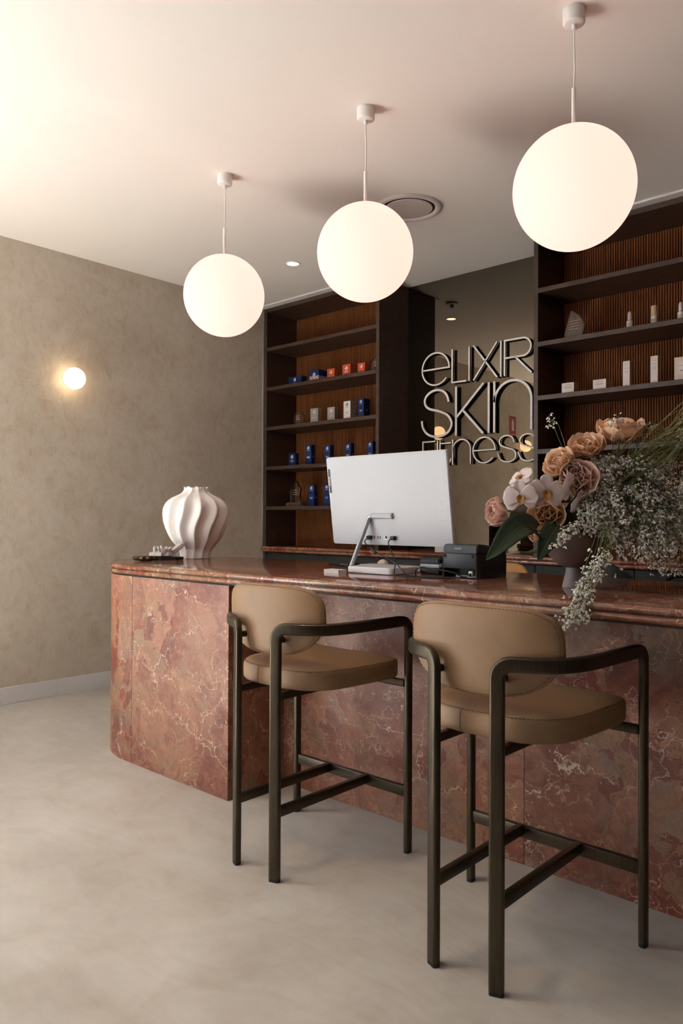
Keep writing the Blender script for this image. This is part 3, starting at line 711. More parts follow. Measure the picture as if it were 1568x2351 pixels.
def shard(h, r):
    n = 6; vs = []; 
    for z, q in ((0, .8), (h * .7, 1.0)):
        for k in range(n): vs.append((r * q * math.cos(2 * PI * k / n), r * q * math.sin(2 * PI * k / n), z))
    vs.append((r * .2, 0, h)); fs = [(k, (k + 1) % n, n + (k + 1) % n, n + k) for k in range(n)] + [(n + k, n + (k + 1) % n, 2 * n) for k in range(n)] + [tuple(range(n - 1, -1, -1))]
    return mesh('shard', vs, fs)
link('matrix', lathe_me([(.03, 0), (.055, .004), (.052, .02), (.03, .03)], 18, lambda a, z: 1 + .15 * math.sin(5 * a) + .1 * math.sin(9 * a + z * 90)), 'quartz', cr)
for k in range(20):
    a = rnd.uniform(0, 2 * PI); rr = rnd.uniform(.005, .042); tl = rnd.uniform(.1, .7)
    link('shard', shard(rnd.uniform(.03, .05), rnd.uniform(.006, .012)), 'quartz', cr, (rr * math.cos(a), rr * math.sin(a), .012), (tl * math.sin(a) * -1, tl * math.cos(a), a))
link('shard', shard(.095, .018), 'quartz', cr, (.03, .03, .016), (-.75, .55, 0))
cr.scale = (1.2, 1.2, 1.2)
py = lathe_me([(.03, 0), (.06, .003), (.072, .014), (.070, .026), (.05, .022), (.02, .018)], 60, lambda a, z: 1 + .06 * math.sin(11 * a + z * 400) + .05 * math.sin(23 * a - z * 300))
tag(link('pyrite_dish', py, 'pyrite', None, (-3.88, 2.54, ZT)), 'small dark sparkling mineral dish at the front of the desk end', 'dish')

# all-in-one computer
pc = thing('desktop_computer', 'white all-in-one computer seen from behind on the reception desk', 'computer', (-2.232, 2.755, ZT))
W, Hh, TH = .358, .427, .016
tilt = math.atan2(.060, .42)
def rrect(w_, h_, r, n=6, x0=0, y0=0):
    o_ = []
    for cx, cy, a0 in ((w_ - r, h_ - r, 0), (-w_ + r, h_ - r, 90), (-w_ + r, -h_ + r, 180), (w_ - r, -h_ + r, 270)):
        for k in range(n + 1): o_.append((x0 + cx + r * math.cos(math.radians(a0 + 90 * k / n)), y0 + cy + r * math.sin(math.radians(a0 + 90 * k / n))))
    return o_
sh_me = prism_me(rrect(W, Hh / 2, .012), -TH / 2, TH / 2, .003)
SHC = (0, .003, .128 + Hh / 2)
sh_rot = (PI / 2 - tilt + PI, 0, PI)
shell = link('back_shell', sh_me, 'pcwhite', pc, SHC, (PI / 2 + tilt, 0, 0))
# local frame of shell: x right, y up the panel, +z towards the visitors (-Y)
link('screen', prism_me(rrect(W - .008, Hh / 2 - .008, .006), -TH / 2 - .0015, -TH / 2 + .001), 'black', shell)
link('side_band', prism_me(rrect(W + .0012, Hh / 2 + .0012, .013), -TH / 2 - .0012, -TH / 2 + .006), 'cream_plastic', shell)
zz = TH / 2
link('name_strip', box_me(-W + .0075, -W + .0215, .040, .158, zz - .001, zz + .0008), 'grey', shell)
link('name_lettering', text_me('lenovo', .0165, .0002), 'print_w', shell, (-W + .0145, .098, zz + .001), (0, 0, -PI / 2))
pf = []
for w_, h_ in ((.030, .098), (.0292, .0972)): pf.append(rrect(w_, h_, .005, 4, W - .050, .0))
n_ = len(pf[0]); vsx = [(x, y, zz + .0006) for r in pf for x, y in r]; fsx = [(k, (k + 1) % n_, n_ + (k + 1) % n_, n_ + k) for k in range(n_)]
link('speaker_cover_outline', mesh('o', vsx, fsx), 'alu', shell)
pf = [rrect(.0042, .0085, .0035, 4, W - .045, -.03), rrect(.0036, .0079, .003, 4, W - .045, -.03)]
n_ = len(pf[0]); link('lock_slot', mesh('o', [(x, y, zz + .0006) for r in pf for x, y in r], [(k, (k + 1) % n_, n_ + (k + 1) % n_, n_ + k) for k in range(n_)]), 'alu', shell)
for dy in (-.052, -.012): link('lock_pin', lathe_me([(.0014, 0), (.0014, .0008)], 10), 'grey', shell, (W - .045, dy, zz))
for x, w_, h_ in ((-.088, .0045, .014), (-.066, .0048, .013), (-.052, .0048, .013)): link('port', box_me(x - w_ / 2, x + w_ / 2, -.177 - h_ / 2, -.177 + h_ / 2, zz - .001, zz + .0008), 'black', shell)
link('network_port', box_me(-.026, -.006, -.188, -.166, zz - .001, zz + .001), 'print_w', shell)
link('network_socket', box_me(-.0215, -.0105, -.182, -.168, zz, zz + .0015), 'black', shell)
for nm, x in (('power_plug', -.112), ('hdmi_plug', .032)): link(nm, box_me(x - .012, x + .012, -.186, -.168, zz, zz + .02, .003), 'black', shell)
# hinge: half-round bar
hg = []
for k in range(13):
    a = PI * k / 12; hg.append((.0145 * math.cos(a), .018 * math.sin(a)))
hv = [(-.062, q, z + zz) for q, z in hg] + [(.062, q, z + zz) for q, z in hg]; hn = len(hg)
link('hinge', smooth_angle(mesh('hinge', hv, [(k, k + 1, hn + k + 1, hn + k) for k in range(hn - 1)] + [tuple(range(hn)), tuple(range(2 * hn - 1, hn - 1, -1)), (0, hn, 2 * hn - 1, hn - 1)]), 40), 'pcwhite', shell, (-.028, -.075, 0))
hc = Vector(SHC) + Matrix.Rotation(PI / 2 + tilt, 3, 'X') @ Vector((-.09, -.075, zz + .009))
link('stand_arm', tube_me(cat([Vector((-.150, -.075, .030)).lerp(hc + Vector((-.020, -.004, -.030)), f_) for f_ in (0, .3, .6, .9, 1)] + [hc + Vector((-.013, -.001, -.007)), hc + Vector((.004, 0, 0))], 5), .0108, 16), 'alu', pc)
bs = rrect(.138, .105, .028, 6, -.030, 0)
link('stand_base', prism_me([(x, y + .010) for x, y in bs], 0.002, .031, .003), 'pcbase', pc)
def cable(name, pts, r, mat, par=None): return link(name, tube_me(cat(pts, 8), r, 8), mat, par)
sm = Matrix.Translation(pc.location) @ Matrix.Translation(SHC) @ Matrix.Rotation(PI / 2 + tilt, 4, 'X')
q0 = sm @ Vector((-.122, -.180, zz + .012)); q1 = sm @ Vector((.020, -.180, zz + .012))
cb = thing('power_cable', 'black computer cable with a ferrite bead drooping from the left rear port', 'cable', (q0.x, q0.y, ZT))
L0 = Vector(cb.location)
cp = [q0, q0 + Vector((-.008, -.01, -.018)), q0 + Vector((.03, -.012, -.05)), q0 + Vector((.10, -.02, -.075)), Vector((-2.10, 2.66, 1.105)), Vector((-2.03, 2.645, 1.062)), Vector((-2.0, 2.66, 1.0545)), Vector((-1.93, 2.69, 1.054)), Vector((-1.86, 2.715, 1.054)), Vector((-1.80, 2.725, 1.056))]
cable('wire', [p - L0 for p in cp], .0026, 'black', cb)
link('ferrite_bead', tube_me([cp[2] - L0 + Vector((-.0, 0, .004)), cp[2] - L0 + Vector((.034, -.004, -.019))], .0075, 14), 'black', cb)
cb2 = thing('display_cable', 'thin black cable hanging from the right rear port of the computer', 'cable', (q1.x, q1.y, ZT)); L1 = Vector(cb2.location)
cp = [q1, q1 + Vector((-.006, -.01, -.02)), q1 + Vector((.03, -.03, -.06)), q1 + Vector((.075, -.06, -.10)), Vector((-2.085, 2.635, 1.054)), Vector((-2.02, 2.635, 1.0535)), Vector((-1.95, 2.665, 1.0535)), Vector((-1.84, 2.70, 1.0535))]
cable('wire', [p - L1 for p in cp], .0026, 'black', cb2)
cp = [Vector((-2.02, 2.70, 1.054)), Vector((-2.01, 2.69, 1.080)), Vector((-1.975, 2.69, 1.0925)), Vector((-1.93, 2.70, 1.082)), Vector((-1.89, 2.71, 1.083)), Vector((-1.83, 2.715, 1.075)), Vector((-1.795, 2.725, 1.0605)), Vector((-1.775, 2.735, 1.0585))]
cb3 = thing('printer_cable', 'black coiled cable between the card reader and the printer', 'cable', tuple(cp[0]))
cable('wire', [p - cp[0] for p in cp], .0032, 'black', cb3)
# keyboard, mouse, notepad, cards
kb = thing('keyboard', 'slim white keyboard lying behind the computer base', 'keyboard', (-2.352, 2.995, ZT), 0.0)
link('tray', box_me(-.215, .215, -.06, .06, 0, .018, .004), 'pcbase', kb)
vs, fs = [], []
for r in range(5):
    for c_ in range(15):
        m_ = box_me(-.205 + c_ * .0275, -.205 + c_ * .0275 + .0245, -.05 + r * .0205, -.05 + r * .0205 + .0175, .018, .0215); k = len(vs)
        vs += [v.co.copy() for v in m_.vertices]; fs += [tuple(k + i for i in p.vertices) for p in m_.polygons]; bpy.data.meshes.remove(m_)
tag(link('keys', mesh('keys', vs, fs), 'pcwhite', kb), kind='stuff')
ms = []
for k in range(9):
    u_ = k / 8; ms.append(u_)
vs, fs = [], []
for j in range(9):
    ph = PI / 2 * j / 8
    for k in range(28):
        a = 2 * PI * k / 28; x = .031 * math.cos(a) * math.cos(ph * .98); y = .054 * math.sin(a) * math.cos(ph * .98)
        vs.append((x, y, .004 + .034 * math.sin(ph) * (1 - .25 * (y / .054))))
fs = [(j * 28 + k, j * 28 + (k + 1) % 28, (j + 1) * 28 + (k + 1) % 28, (j + 1) * 28 + k) for j in range(8) for k in range(28)] + [tuple(range(27, -1, -1)), tuple(range(8 * 28, 9 * 28))]
mo = thing('mouse', 'cream computer mouse behind the keyboard', 'mouse', (-2.56, 3.13, ZT), 0.9)
link('shell', mesh('mouse', vs, fs, True), 'cream_plastic', mo)
link('scroll_wheel', lathe_me([(.005, -.003), (.006, 0), (.005, .003)], 14), 'black', mo, (0, -.03, .026), (0, PI / 2, 0))
nb = thing('mobile_phone', 'flat black phone lying at the back of the desk behind the computer', 'phone', (-2.76, 3.05, ZT), -.2)
link('case', box_me(-.085, .085, -.04, .04, 0, .016, .005), 'black', nb); link('camera_bump', box_me(.02, .035, -.041, -.038, .006, .013), 'print_g', nb)
cs = thing('business_cards', 'small stack of white business cards at the front of the desk', 'cards', (-2.405, 2.592, ZT), .02)
for k in range(7): link('card', box_me(-.045, .045, -.0275, .0275, k * .0026, k * .0026 + .0024), 'print_w' if k < 6 else 'whitebox', cs, (rnd.uniform(-.0008, .0008), rnd.uniform(-.0008, .0008), 0))
# card reader
rd = thing('card_reader', 'black and white card payment terminal beside the printer', 'terminal', (-2.058, 2.935, ZT), .0)
link('dock', box_me(-.050, .060, -.09, .075, 0, .028, .008), 'black', rd)
def wedge(x0, x1, y0, y1, za, zb, th):
    vs = [(x0, y0, za), (x1, y0, za), (x1, y1, zb), (x0, y1, zb), (x0, y0, za + th), (x1, y0, za + th), (x1, y1, zb + th), (x0, y1, zb + th)]
    me = mesh('wedge', vs, [(3, 2, 1, 0), (4, 5, 6, 7), (0, 1, 5, 4), (1, 2, 6, 5), (2, 3, 7, 6), (3, 0, 4, 7)])
    bm = bmesh.new(); bm.from_mesh(me); bmesh.ops.bevel(bm, geom=list(bm.edges), offset=.006, segments=3, affect='EDGES'); bm.to_mesh(me); bm.free(); return smooth_angle(me, 35)
link('shell', wedge(-.052, .062, -.085, .085, .029, .042, .022), 'pcwhite', rd)
link('top_cover', wedge(-.050, .060, -.088, .02, .046, .056, .028), 'black', rd)
link('screen', wedge(-.044, .054, .03, .08, .056, .060, .012), 'grey', rd)
# receipt printer
pr = thing('receipt_printer', 'black receipt printer on the reception desk beside the computer', 'printer', (-1.820, 2.742, ZT))
pw2, pd = .0865, .243
def quad_prism(prof_, x0, x1, bev=.003):
    n_ = len(prof_); vs = [(x0, y, z) for y, z in prof_] + [(x1, y, z) for y, z in prof_]
    me = mesh('qp', vs, [tuple(range(n_)), tuple(range(2 * n_ - 1, n_ - 1, -1))] + [(k, (k + 1) % n_, n_ + (k + 1) % n_, n_ + k) for k in range(n_)])
    bm = bmesh.new(); bm.from_mesh(me); bmesh.ops.bevel(bm, geom=list(bm.edges), offset=bev, segments=2, affect='EDGES'); bm.to_mesh(me); bm.free(); return smooth_angle(me, 35)
link('side_cheek', quad_prism([(0, 0), (pd, 0), (pd, .10), (0, .105)], pw2 - .006, pw2, .002), 'black', pr)
link('side_cheek', quad_prism([(0, 0), (pd, 0), (pd, .10), (0, .105)], -pw2, -pw2 + .006, .002), 'black', pr)
link('rear_cover', box_me(-pw2 + .006, pw2 - .006, 0.0, .012, .042, .105, .001), 'grey', pr)
link('body', box_me(-pw2 + .006, pw2 - .006, .055, pd, .002, .104, .002), 'black', pr)
ld = link('lid', quad_prism([(0.001, .107), (pd, .102), (pd - .004, .120), (pd - .05, .135), (.03, .146), (.006, .142)], -pw2 + .001, pw2 - .001, .004), 'grey', pr)
link('maker_name', text_me('CITIZEN', .0095, .0003), 'print_w', ld, (-.008, .0008, .1265), (PI / 2 - .12, 0, 0))
for x in (-pw2 + .014, pw2 - .018): link('latch', box_me(x - .006, x + .006, -.0008, .002, .088, .102), 'slot', pr)
link('paper_tray', box_me(-.03, .075, .020, .054, .004, .012), 'pcwhite', pr)
link('connector', box_me(.042, .062, .005, .035, .012, .032, .002), 'print_w', pr)
link('connector_plug', box_me(.046, .057, -.004, .01, .010, .024, .002), 'black', pr)
# leaflet holders on the back worktop (seen in the mirror)
for i, (x, y) in enumerate(((-3.315, 4.725), (-3.235, 4.725))):
    h_ = thing('leaflet_holder', 'clear stand with red round print on the back worktop, %s in the mirror' % ('left one' if i == 1 else 'right one'), 'holder', (x, y, 1.0508), 0, 'clear leaflet stands on the back worktop')
    link('sheet', box_me(-.04, .04, -.002, .002, .006, .20, .001, 1), 'print_w', h_)
    link('foot', box_me(-.045, .045, -.03, .03, 0, .006, .001, 1), 'smoked', h_)
    link('round_print', lathe_me([(.033, 0), (.033, .0006)], 30), 'red', h_, (0, .0022, .14), (-PI / 2, 0, 0))
    link('text_block', box_me(-.024, .024, .0028, .0034, .125, .145), 'print_w', h_)
# chairs behind the desk
def lounge_chair(name, lab, loc, rz, top, mat, arms):
    c = thing(name, lab, 'chair', loc, rz)
    vs, fs = [], []; n = 20; R = .27
    for off in (0, .025):
        for j in range(7):
            z = .50 + (top - .50) * j / 6
            for k in range(n + 1):
                a = -1.05 + 2.1 * k / n; rr = R - off
                ztop = z - ((abs(a) / 1.05) ** 3.5) * .10 * (j / 6)
                vs.append((rr * math.sin(a), rr * math.cos(a) - .02 + .05 * j / 6, ztop))
    m_ = n + 1
    for o_ in (0, 7 * m_):
        for j in range(6):
            for k in range(n): fs.append((o_ + j * m_ + k, o_ + j * m_ + k + 1, o_ + (j + 1) * m_ + k + 1, o_ + (j + 1) * m_ + k))
    O = 7 * m_
    for k in range(n): fs += [(6 * m_ + k, 6 * m_ + k + 1, O + 6 * m_ + k + 1, O + 6 * m_ + k), (k, k + 1, O + k + 1, O + k)]
    for j in range(6): fs += [(j * m_, (j + 1) * m_, O + (j + 1) * m_, O + j * m_), (j * m_ + n, (j + 1) * m_ + n, O + (j + 1) * m_ + n, O + j * m_ + n)]
    link('backrest', mesh('back', vs, fs, True), mat, c)
    link('seat', box_me(-.24, .24, -.25, .20, .56, .63, .02), mat, c)
    for x in (-.2, .2):
        for y in (-.2, .16): link('leg', lathe_me([(.012, 0), (.016, .56)], 12), 'black', c, (x, y, 0))
    for k in (arms or []):
        ring = [(k, -.05 + .10 * math.cos(2 * PI * i / 24), .98 + .075 * math.sin(2 * PI * i / 24)) for i in range(25)]
        link('arm_loop', tube_me(ring, .014, 10), 'black', c)
        link('arm_post', tube_me([(k, -.05, .60), (k, -.05, .91)], .012, 10), 'black', c)
lounge_chair('counter_chair', 'rounded tan chair back showing above the desk edge beside the printer', (-2.30, 3.64, 0), 0, 1.052, 'tanseat', None)
lounge_chair('task_chair', 'dark teal chair with black loop arm behind the flower bowl', (-1.46, 3.66, 0), 2.7, 1.12, 'teal', [-.26])

# ------------------------------------------------------------------ goods on the shelves
def emblem_me(r):
    def c(a, q=1.0): return (q * r * math.cos(math.radians(a)), q * r * math.sin(math.radians(a)))
    A = [c(a) for a in range(-75, 116, 12)] + [(-.25 * r, .42 * r), (.05 * r, .15 * r), (.12 * r, -.2 * r), (-.02 * r, -.5 * r)]
    B = [c(a) for a in range(140, 271, 12)] + [(-.12 * r, -.55 * r), (-.18 * r, -.15 * r), (-.42 * r, .1 * r), (-.62 * r, .3 * r)]
    vs, fs = [], []
    for P_ in (A, B):
        k = len(vs); n = len(P_); vs += [(x, y, 0) for x, y in P_] + [(x, y, .0005) for x, y in P_]
        fs += [tuple(range(k, k + n)), tuple(range(k + n, k + 2 * n))] + [(k + i, k + (i + 1) % n, k + n + (i + 1) % n, k + n + i) for i in range(n)]
    return mesh('emblem', vs, fs)
CAP = text_me('iS CLINICAL', .008, .0002)
def carton(x0, x1, y0, y1, z0, z1, mat, lab, group, style):
    w_, d_, h_ = x1 - x0, y1 - y0, z1 - z0
    o = thing('product_carton', lab, 'box', ((x0 + x1) / 2, y0, z0 + .0004), 0, group)
    c = link('carton', box_me(-w_ / 2, w_ / 2, 0, d_, 0, h_, .0006, 1), mat, o)
    if style in ('blue', 'orange', 'silver', 'holo'):
        pm = 'print_w' if style != 'holo' else 'print_g'
        er = min(.017, w_ * .2, h_ * .2); ez = h_ - er * 1.9 if h_ > w_ else h_ * .62
        link('emblem', emblem_me(er), pm, o, (0, -.0003, ez), FRONT)
        cm = CAP.copy(); cm.materials.clear(); t_ = link('caption', cm, pm, o, (0, -.0003, ez - er * 1.55), FRONT); s_ = min(1.0, w_ * .72 / .045); t_.scale = (s_, s_, 1)
        if h_ > .1:
            for k in range(3): link('text_line', box_me(-w_ * (.28 - .05 * k), w_ * (.28 - .05 * k), -.0005, .0003, h_ * .40 - k * .006, h_ * .40 - k * .006 + .002), pm, o)
        if style == 'blue' and h_ > .1: 
            f = [(w_ / 2, .55, .20), ]
            link('side_mark', box_me(w_ / 2 - .0003, w_ / 2 + .0005, d_ * .35, d_ * .62, h_ * .36, h_ * .46), 'gold', o)
    elif style == 'white':
        link('foil_line', box_me(-w_ * .38, w_ * .38, -.0005, .0003, h_ * .72, h_ * .72 + .0022), 'gold', o)
        for k, (a, zf) in enumerate(((.24, .84), (.30, .60), (.30, .54), (.14, .10))): link('text_line', box_me(-w_ * a, w_ * a, -.0005, .0003, h_ * zf, h_ * zf + .002), 'print_g', o)
        link('side_print', box_me(w_ / 2 - .0003, w_ / 2 + .0006, d_ * .02, d_ * .98, h_ * .02, h_ * .98), 'kraft', o)
    elif style == 'cream':
        link('label_panel', box_me(-w_ * .30, w_ * .40, -.0008, .0003, h_ * .28, h_ * .78), 'whitebox', o)
        link('foil_line', box_me(-w_ * .26, w_ * .36, -.0012, -.0005, h_ * .64, h_ * .64 + .003), 'gold', o)
        link('text_line', box_me(-w_ * .1, w_ * .2, -.0012, -.0005, h_ * .42, h_ * .42 + .005), 'print_g', o)
    return o
GL = 'skincare cartons on the shelves beside the plaster wall'
S2, S3, S4, S5 = SH[1], SH[2], SH[3], SH[4]
carton(-5.045, -4.881, 4.80, 4.874, S2, 2.593, 'navy', 'low wide navy carton, first on the second shelf from the plaster wall', GL, 'blue')
o = carton(-4.775, -4.662, 4.80, 4.907, S2, 2.621, 'navy', 'square navy carton with a white and rainbow band at its base', GL, 'blue')
link('white_band', box_me(-.0567, .0567, -.0006, .0003, .022, .052), 'holo', o); link('rainbow_band', box_me(.0563, .0571, 0, .107, .022, .052), 'holo', o)
for i, (a, b_, d_, z) in enumerate(((-4.557, -4.470, 4.845, 2.606), (-4.379, -4.288, 4.845, 2.620), (-4.206, -4.125, 4.843, 2.610))):
    carton(a, b_, 4.80, d_, S2, z, 'orange', ('small orange carton touching the rainbow-banded navy carton', 'middle of the three small orange cartons', 'small orange carton next to the round glass award')[i], GL, 'orange')
carton(-4.762, -4.668, 4.80, 4.840, S3, 2.281, 'silver', 'silver carton next to the gold-rimmed round glass award', GL, 'silver')
carton(-4.554, -4.467, 4.80, 4.840, S3, 2.272, 'silver', 'silver carton next to the iridescent carton', GL, 'silver')
o = carton(-4.363, -4.286, 4.80, 4.870, S3, 2.305, 'print_w', 'white carton with iridescent rainbow side, beside a navy carton', GL, 'holo')
link('foil_side', box_me(.0382, .0390, 0.001, .069, .001, .154), 'holo', o)
carton(-4.202, -4.136, 4.80, 4.880, S3, 2.311, 'navy', 'deep navy carton next to the iridescent carton', GL, 'blue')
for i, (a, b_, z) in enumerate(((-5.037, -4.951, 1.898), (-4.822, -4.748, 1.962), (-4.589, -4.516, 1.945), (-4.350, -4.277, 1.946), (-4.100, -4.036, 1.946))):
    carton(a, b_, 4.80, 4.846, S4, z, 'navy', ('short navy carton, first in the row of five navy cartons', 'tallest navy carton, second in the row of five', 'navy carton, third in the row of five, above the computer corner', 'navy carton, fourth in the row of five above the computer', 'navy carton, last in the row of five at the shelf end')[i], GL, 'blue')
for i, (a, b_, z) in enumerate(((-4.782, -4.709, 1.605), (-4.593, -4.522, 1.607))):
    carton(a, b_, 4.80, 4.842, S5, z, 'navy', ('navy carton beside the pointed glass award on the lowest shelf', 'navy carton half hidden by the computer on the lowest shelf')[i], GL, 'blue')
GR = 'white cartons on the shelves behind the flowers'
for i, (a, b_, y1, z) in enumerate(((-2.369, -2.282, 4.879, 2.226), (-2.149, -2.061, 4.885, 2.223), (-1.950, -1.906, 4.845, 2.319), (-1.775, -1.731, 4.848, 2.327))):
    carton(a, b_, 4.80, y1, S3, z, 'whitebox', ('low white carton at the shelf end nearest the mirror', 'low white carton, second from the mirror', 'tall slim white carton next to the low ones', 'tall slim white carton next to the cream carton')[i], GR, 'white')
carton(-1.631, -1.545, 4.80, 4.865, S3, 2.298, 'cream_box', 'wide cream carton with framed label at the picture edge', GR, 'cream')
def round_award(x, y, z, r, lab):
    o = thing('round_award', lab, 'award', (x, y, z + .0004))
    n = 14; out = [(r * math.cos(2 * PI * k / n), r + r * math.sin(2 * PI * k / n) - .004) for k in range(n)]
    out = [(a, max(0.0, b_)) for a, b_ in out]
    m_ = prism_me(out, -.010, .010, .004); link('disc', m_, 'glass', o, (0, 0, 0), (PI / 2, 0, 0))
    link('foot', box_me(-r * .35, r * .35, -.02, .02, -.0002, .006, .001, 1), 'glass', o)
    for k in range(3): link('engraved_line', box_me(-r * .35, r * .35, -.0112, -.0104, r * (1.25 - .25 * k), r * (1.25 - .25 * k) + .003), 'print_w', o)
round_award(-4.01, 4.82, S2, .066, 'clear round glass award cut off by the shelf side')
round_award(-4.927, 4.82, S3, .066, 'clear round glass award with golden rim glints beside a silver carton')
aw = thing('pointed_award', 'pointed clear glass award on a dark base, lowest shelf', 'award', (-4.963, 4.82, S5 + .0004))
link('base', quad_prism([(-.035, 0), (.035, 0), (.024, .035), (-.024, .035)], -.095, .095, .002), 'smoked', aw)
link('blade', prism_me([(-.06, .0), (.045, .0), (.072, .12), (.012, .196), (-.078, .105)], -.009, .009, .003), 'glass', aw, (0, 0, .036), (PI / 2, 0, 0))
for k in range(3): link('engraved_line', box_me(-.03 + .008 * k, .04 - .008 * k, -.0102, -.0094, .105 + .02 * k, .108 + .02 * k), 'print_w', aw)
aw = thing('slanted_award', 'smoky faceted glass award next to the mirror, upper shelf', 'award', (-2.29, 4.83, S2 + .0004))
link('blade', prism_me([(-.045, .0), (.052, .0), (.078, .085), (.035, .160), (-.022, .200), (-.072, .038)], -.010, .014, .003), 'smoked', aw, (0, 0, 0), (PI / 2, 0, 0))
for k in range(4): link('engraved_line', box_me(-.035, .035 + .006 * (k % 2), -.0152, -.0144, .07 + .018 * k, .0715 + .018 * k), 'cream_box', aw)
def dropper(x, z, h, lab):
    o = thing('dropper_bottle', lab, 'bottle', (x, 4.815, z + .0004), 0, 'small bottles on the upper shelf')
    link('bottle', lathe_me([(.018, 0), (.0195, .002), (.0195, h * .47), (.017, h * .50), (.012, h * .515)], 28), 'bottle', o)
    link('collar', lathe_me([(.0135, h * .515), (.0135, h * .54)], 24), 'gold', o)
    link('cap', lathe_me([(.0132, h * .54), (.0132, h * .86), (.011, h * .90), (.0095, h * .97), (.006, h)], 24), 'capwhite', o)
    for k in range(3): link('text_line', box_me(-.010, .010 - .003 * k, -.0203, -.0185, h * (.30 - .07 * k), h * (.30 - .07 * k) + .0025), 'print_g', o)
dropper(-1.912, S2, .118, 'small dropper bottle with pale cap next to the smoky award')
dropper(-1.598, S2, .120, 'small dropper bottle with pale cap at the right picture edge')
o = thing('pump_bottle', 'cream bottle with frosted peach cap between the two dropper bottles', 'bottle', (-1.758, 4.815, S2 + .0004), 0, 'small bottles on the upper shelf')
link('bottle', lathe_me([(.019, 0), (.020, .002), (.020, .062), (.0185, .066)], 28), 'bottle', o)
link('cap', lathe_me([(.0195, .067), (.0195, .122), (.018, .126), (.002, .127)], 28), 'frost', o)
for k in range(3): link('text_line', box_me(-.012, .012 - .004 * k, -.0207, -.019, .036 - .008 * k, .0395 - .008 * k), 'print_g', o)
def jar(x, z, r, h, lab):
    o = thing('serum_jar', lab, 'bottle', (x, 4.815, z + .0004), 0, 'bottles half hidden by the flowers')
    link('jar', lathe_me([(r * .95, 0), (r, .003), (r, h * .62), (r * .75, h * .70)], 28), 'bottle', o)
    link('cap', lathe_me([(r * .6, h * .70), (r * .6, h * .94), (r * .35, h)], 24), 'alu', o)
    for k in range(2): link('text_line', box_me(-r * .5, r * .5, -r * 1.03, -r * .9, h * (.4 - .1 * k), h * (.4 - .1 * k) + .003), 'print_g', o)
jar(-2.245, S4, .020, .075, 'little bottle with shiny cap just above the topmost roses')
jar(-1.60, S4, .026, .085, 'pale jar showing through the flower stems on the fourth shelf')
jar(-1.585, S5, .028, .150, 'tall pale bottle at the right picture edge on the lowest shelf')

# ------------------------------------------------------------------ flower arrangement
BX, BY = -1.28, 2.70
SRt = Vector((.7386, .6741, 0)); TCm = Vector((.6741, -.7385, 0)); UP = Vector((0, 0, 1))
def FP(a, b_, c_): return Vector((BX, BY, ZT)) + SRt * a + UP * b_ + TCm * c_
fb = thing('flower_bowl', 'mauve-brown footed ceramic bowl holding the flowers', 'bowl', (BX, BY, ZT))
link('foot', lathe_me([(.0435, 0), (.044, .003), (.040, .02), (.031, .062), (.030, .074)], 40), 'foot', fb)
link('bowl', lathe_me([(.012, .072), (.040, .076), (.070, .092), (.094, .118), (.109, .150), (.116, .185), (.117, .203), (.113, .205), (.108, .19), (.09, .14), (.05, .11), (.002, .105)], 56), 'bowl', fb)
link('dark_fill', lathe_me([(.10, .172), (.104, .176), (.002, .182)], 24), 'slot', fb)  # dark disc filling the inside of the bowl
def petal_me(L, W_, cup, curl, nu=6, nv=7, pinch=.25, ruff=0.0, seed=0):
    r_ = random.Random(seed); vs, fs = [], []; ph = r_.uniform(0, 6)
    for j in range(nv + 1):
        v_ = j / nv; wid = W_ * (pinch + (1 - pinch) * math.sin(PI * min(1, v_ * .62 + .04)) ** .8) * (1 - .55 * max(0, v_ - .72) / .28 * max(0, v_ - .72) / .28 * 1.2)
        ang = curl * v_ ** 2.2; y = L * (v_ - .28 * v_ * v_ * abs(math.sin(curl)) * .3); z = -L * .5 * math.sin(ang) * v_
        for i in range(nu + 1):
            u_ = i / nu * 2 - 1
            vs.append((wid * u_, y, z + cup * W_ * u_ * u_ * (1 - .75 * v_) + ruff * W_ * math.sin(4 * u_ + ph) * v_))
    m_ = nu + 1
    for j in range(nv):
        for i in range(nu): fs.append((j * m_ + i, j * m_ + i + 1, (j + 1) * m_ + i + 1, (j + 1) * m_ + i))
    me = bpy.data.meshes.new('petal'); me.from_pydata(vs, [], fs)
    for p in me.polygons: p.use_smooth = True
    return me
def frame(d, roll=0.0):
    q = Vector(d).normalized().to_track_quat('Z', 'Y'); return q.to_matrix().to_4x4() @ Matrix.Rotation(roll, 4, 'Z')
def solid(o, th=.0006):
    md = o.modifiers.new('thickness', 'SOLIDIFY'); md.thickness = th; return o
ROSE_P = {}
for mt in ('rose', 'rose_pale'):
    ROSE_P[mt] = [petal_me(1.0, .50, .55, -.2, seed=1), petal_me(1.0, .62, .45, .5, seed=2), petal_me(1.0, .68, .30, 1.0, ruff=.05, seed=3), petal_me(1.0, .66, .22, 1.35, ruff=.08, seed=4)]
    for m_ in ROSE_P[mt]: m_.materials.append(MAT[mt])
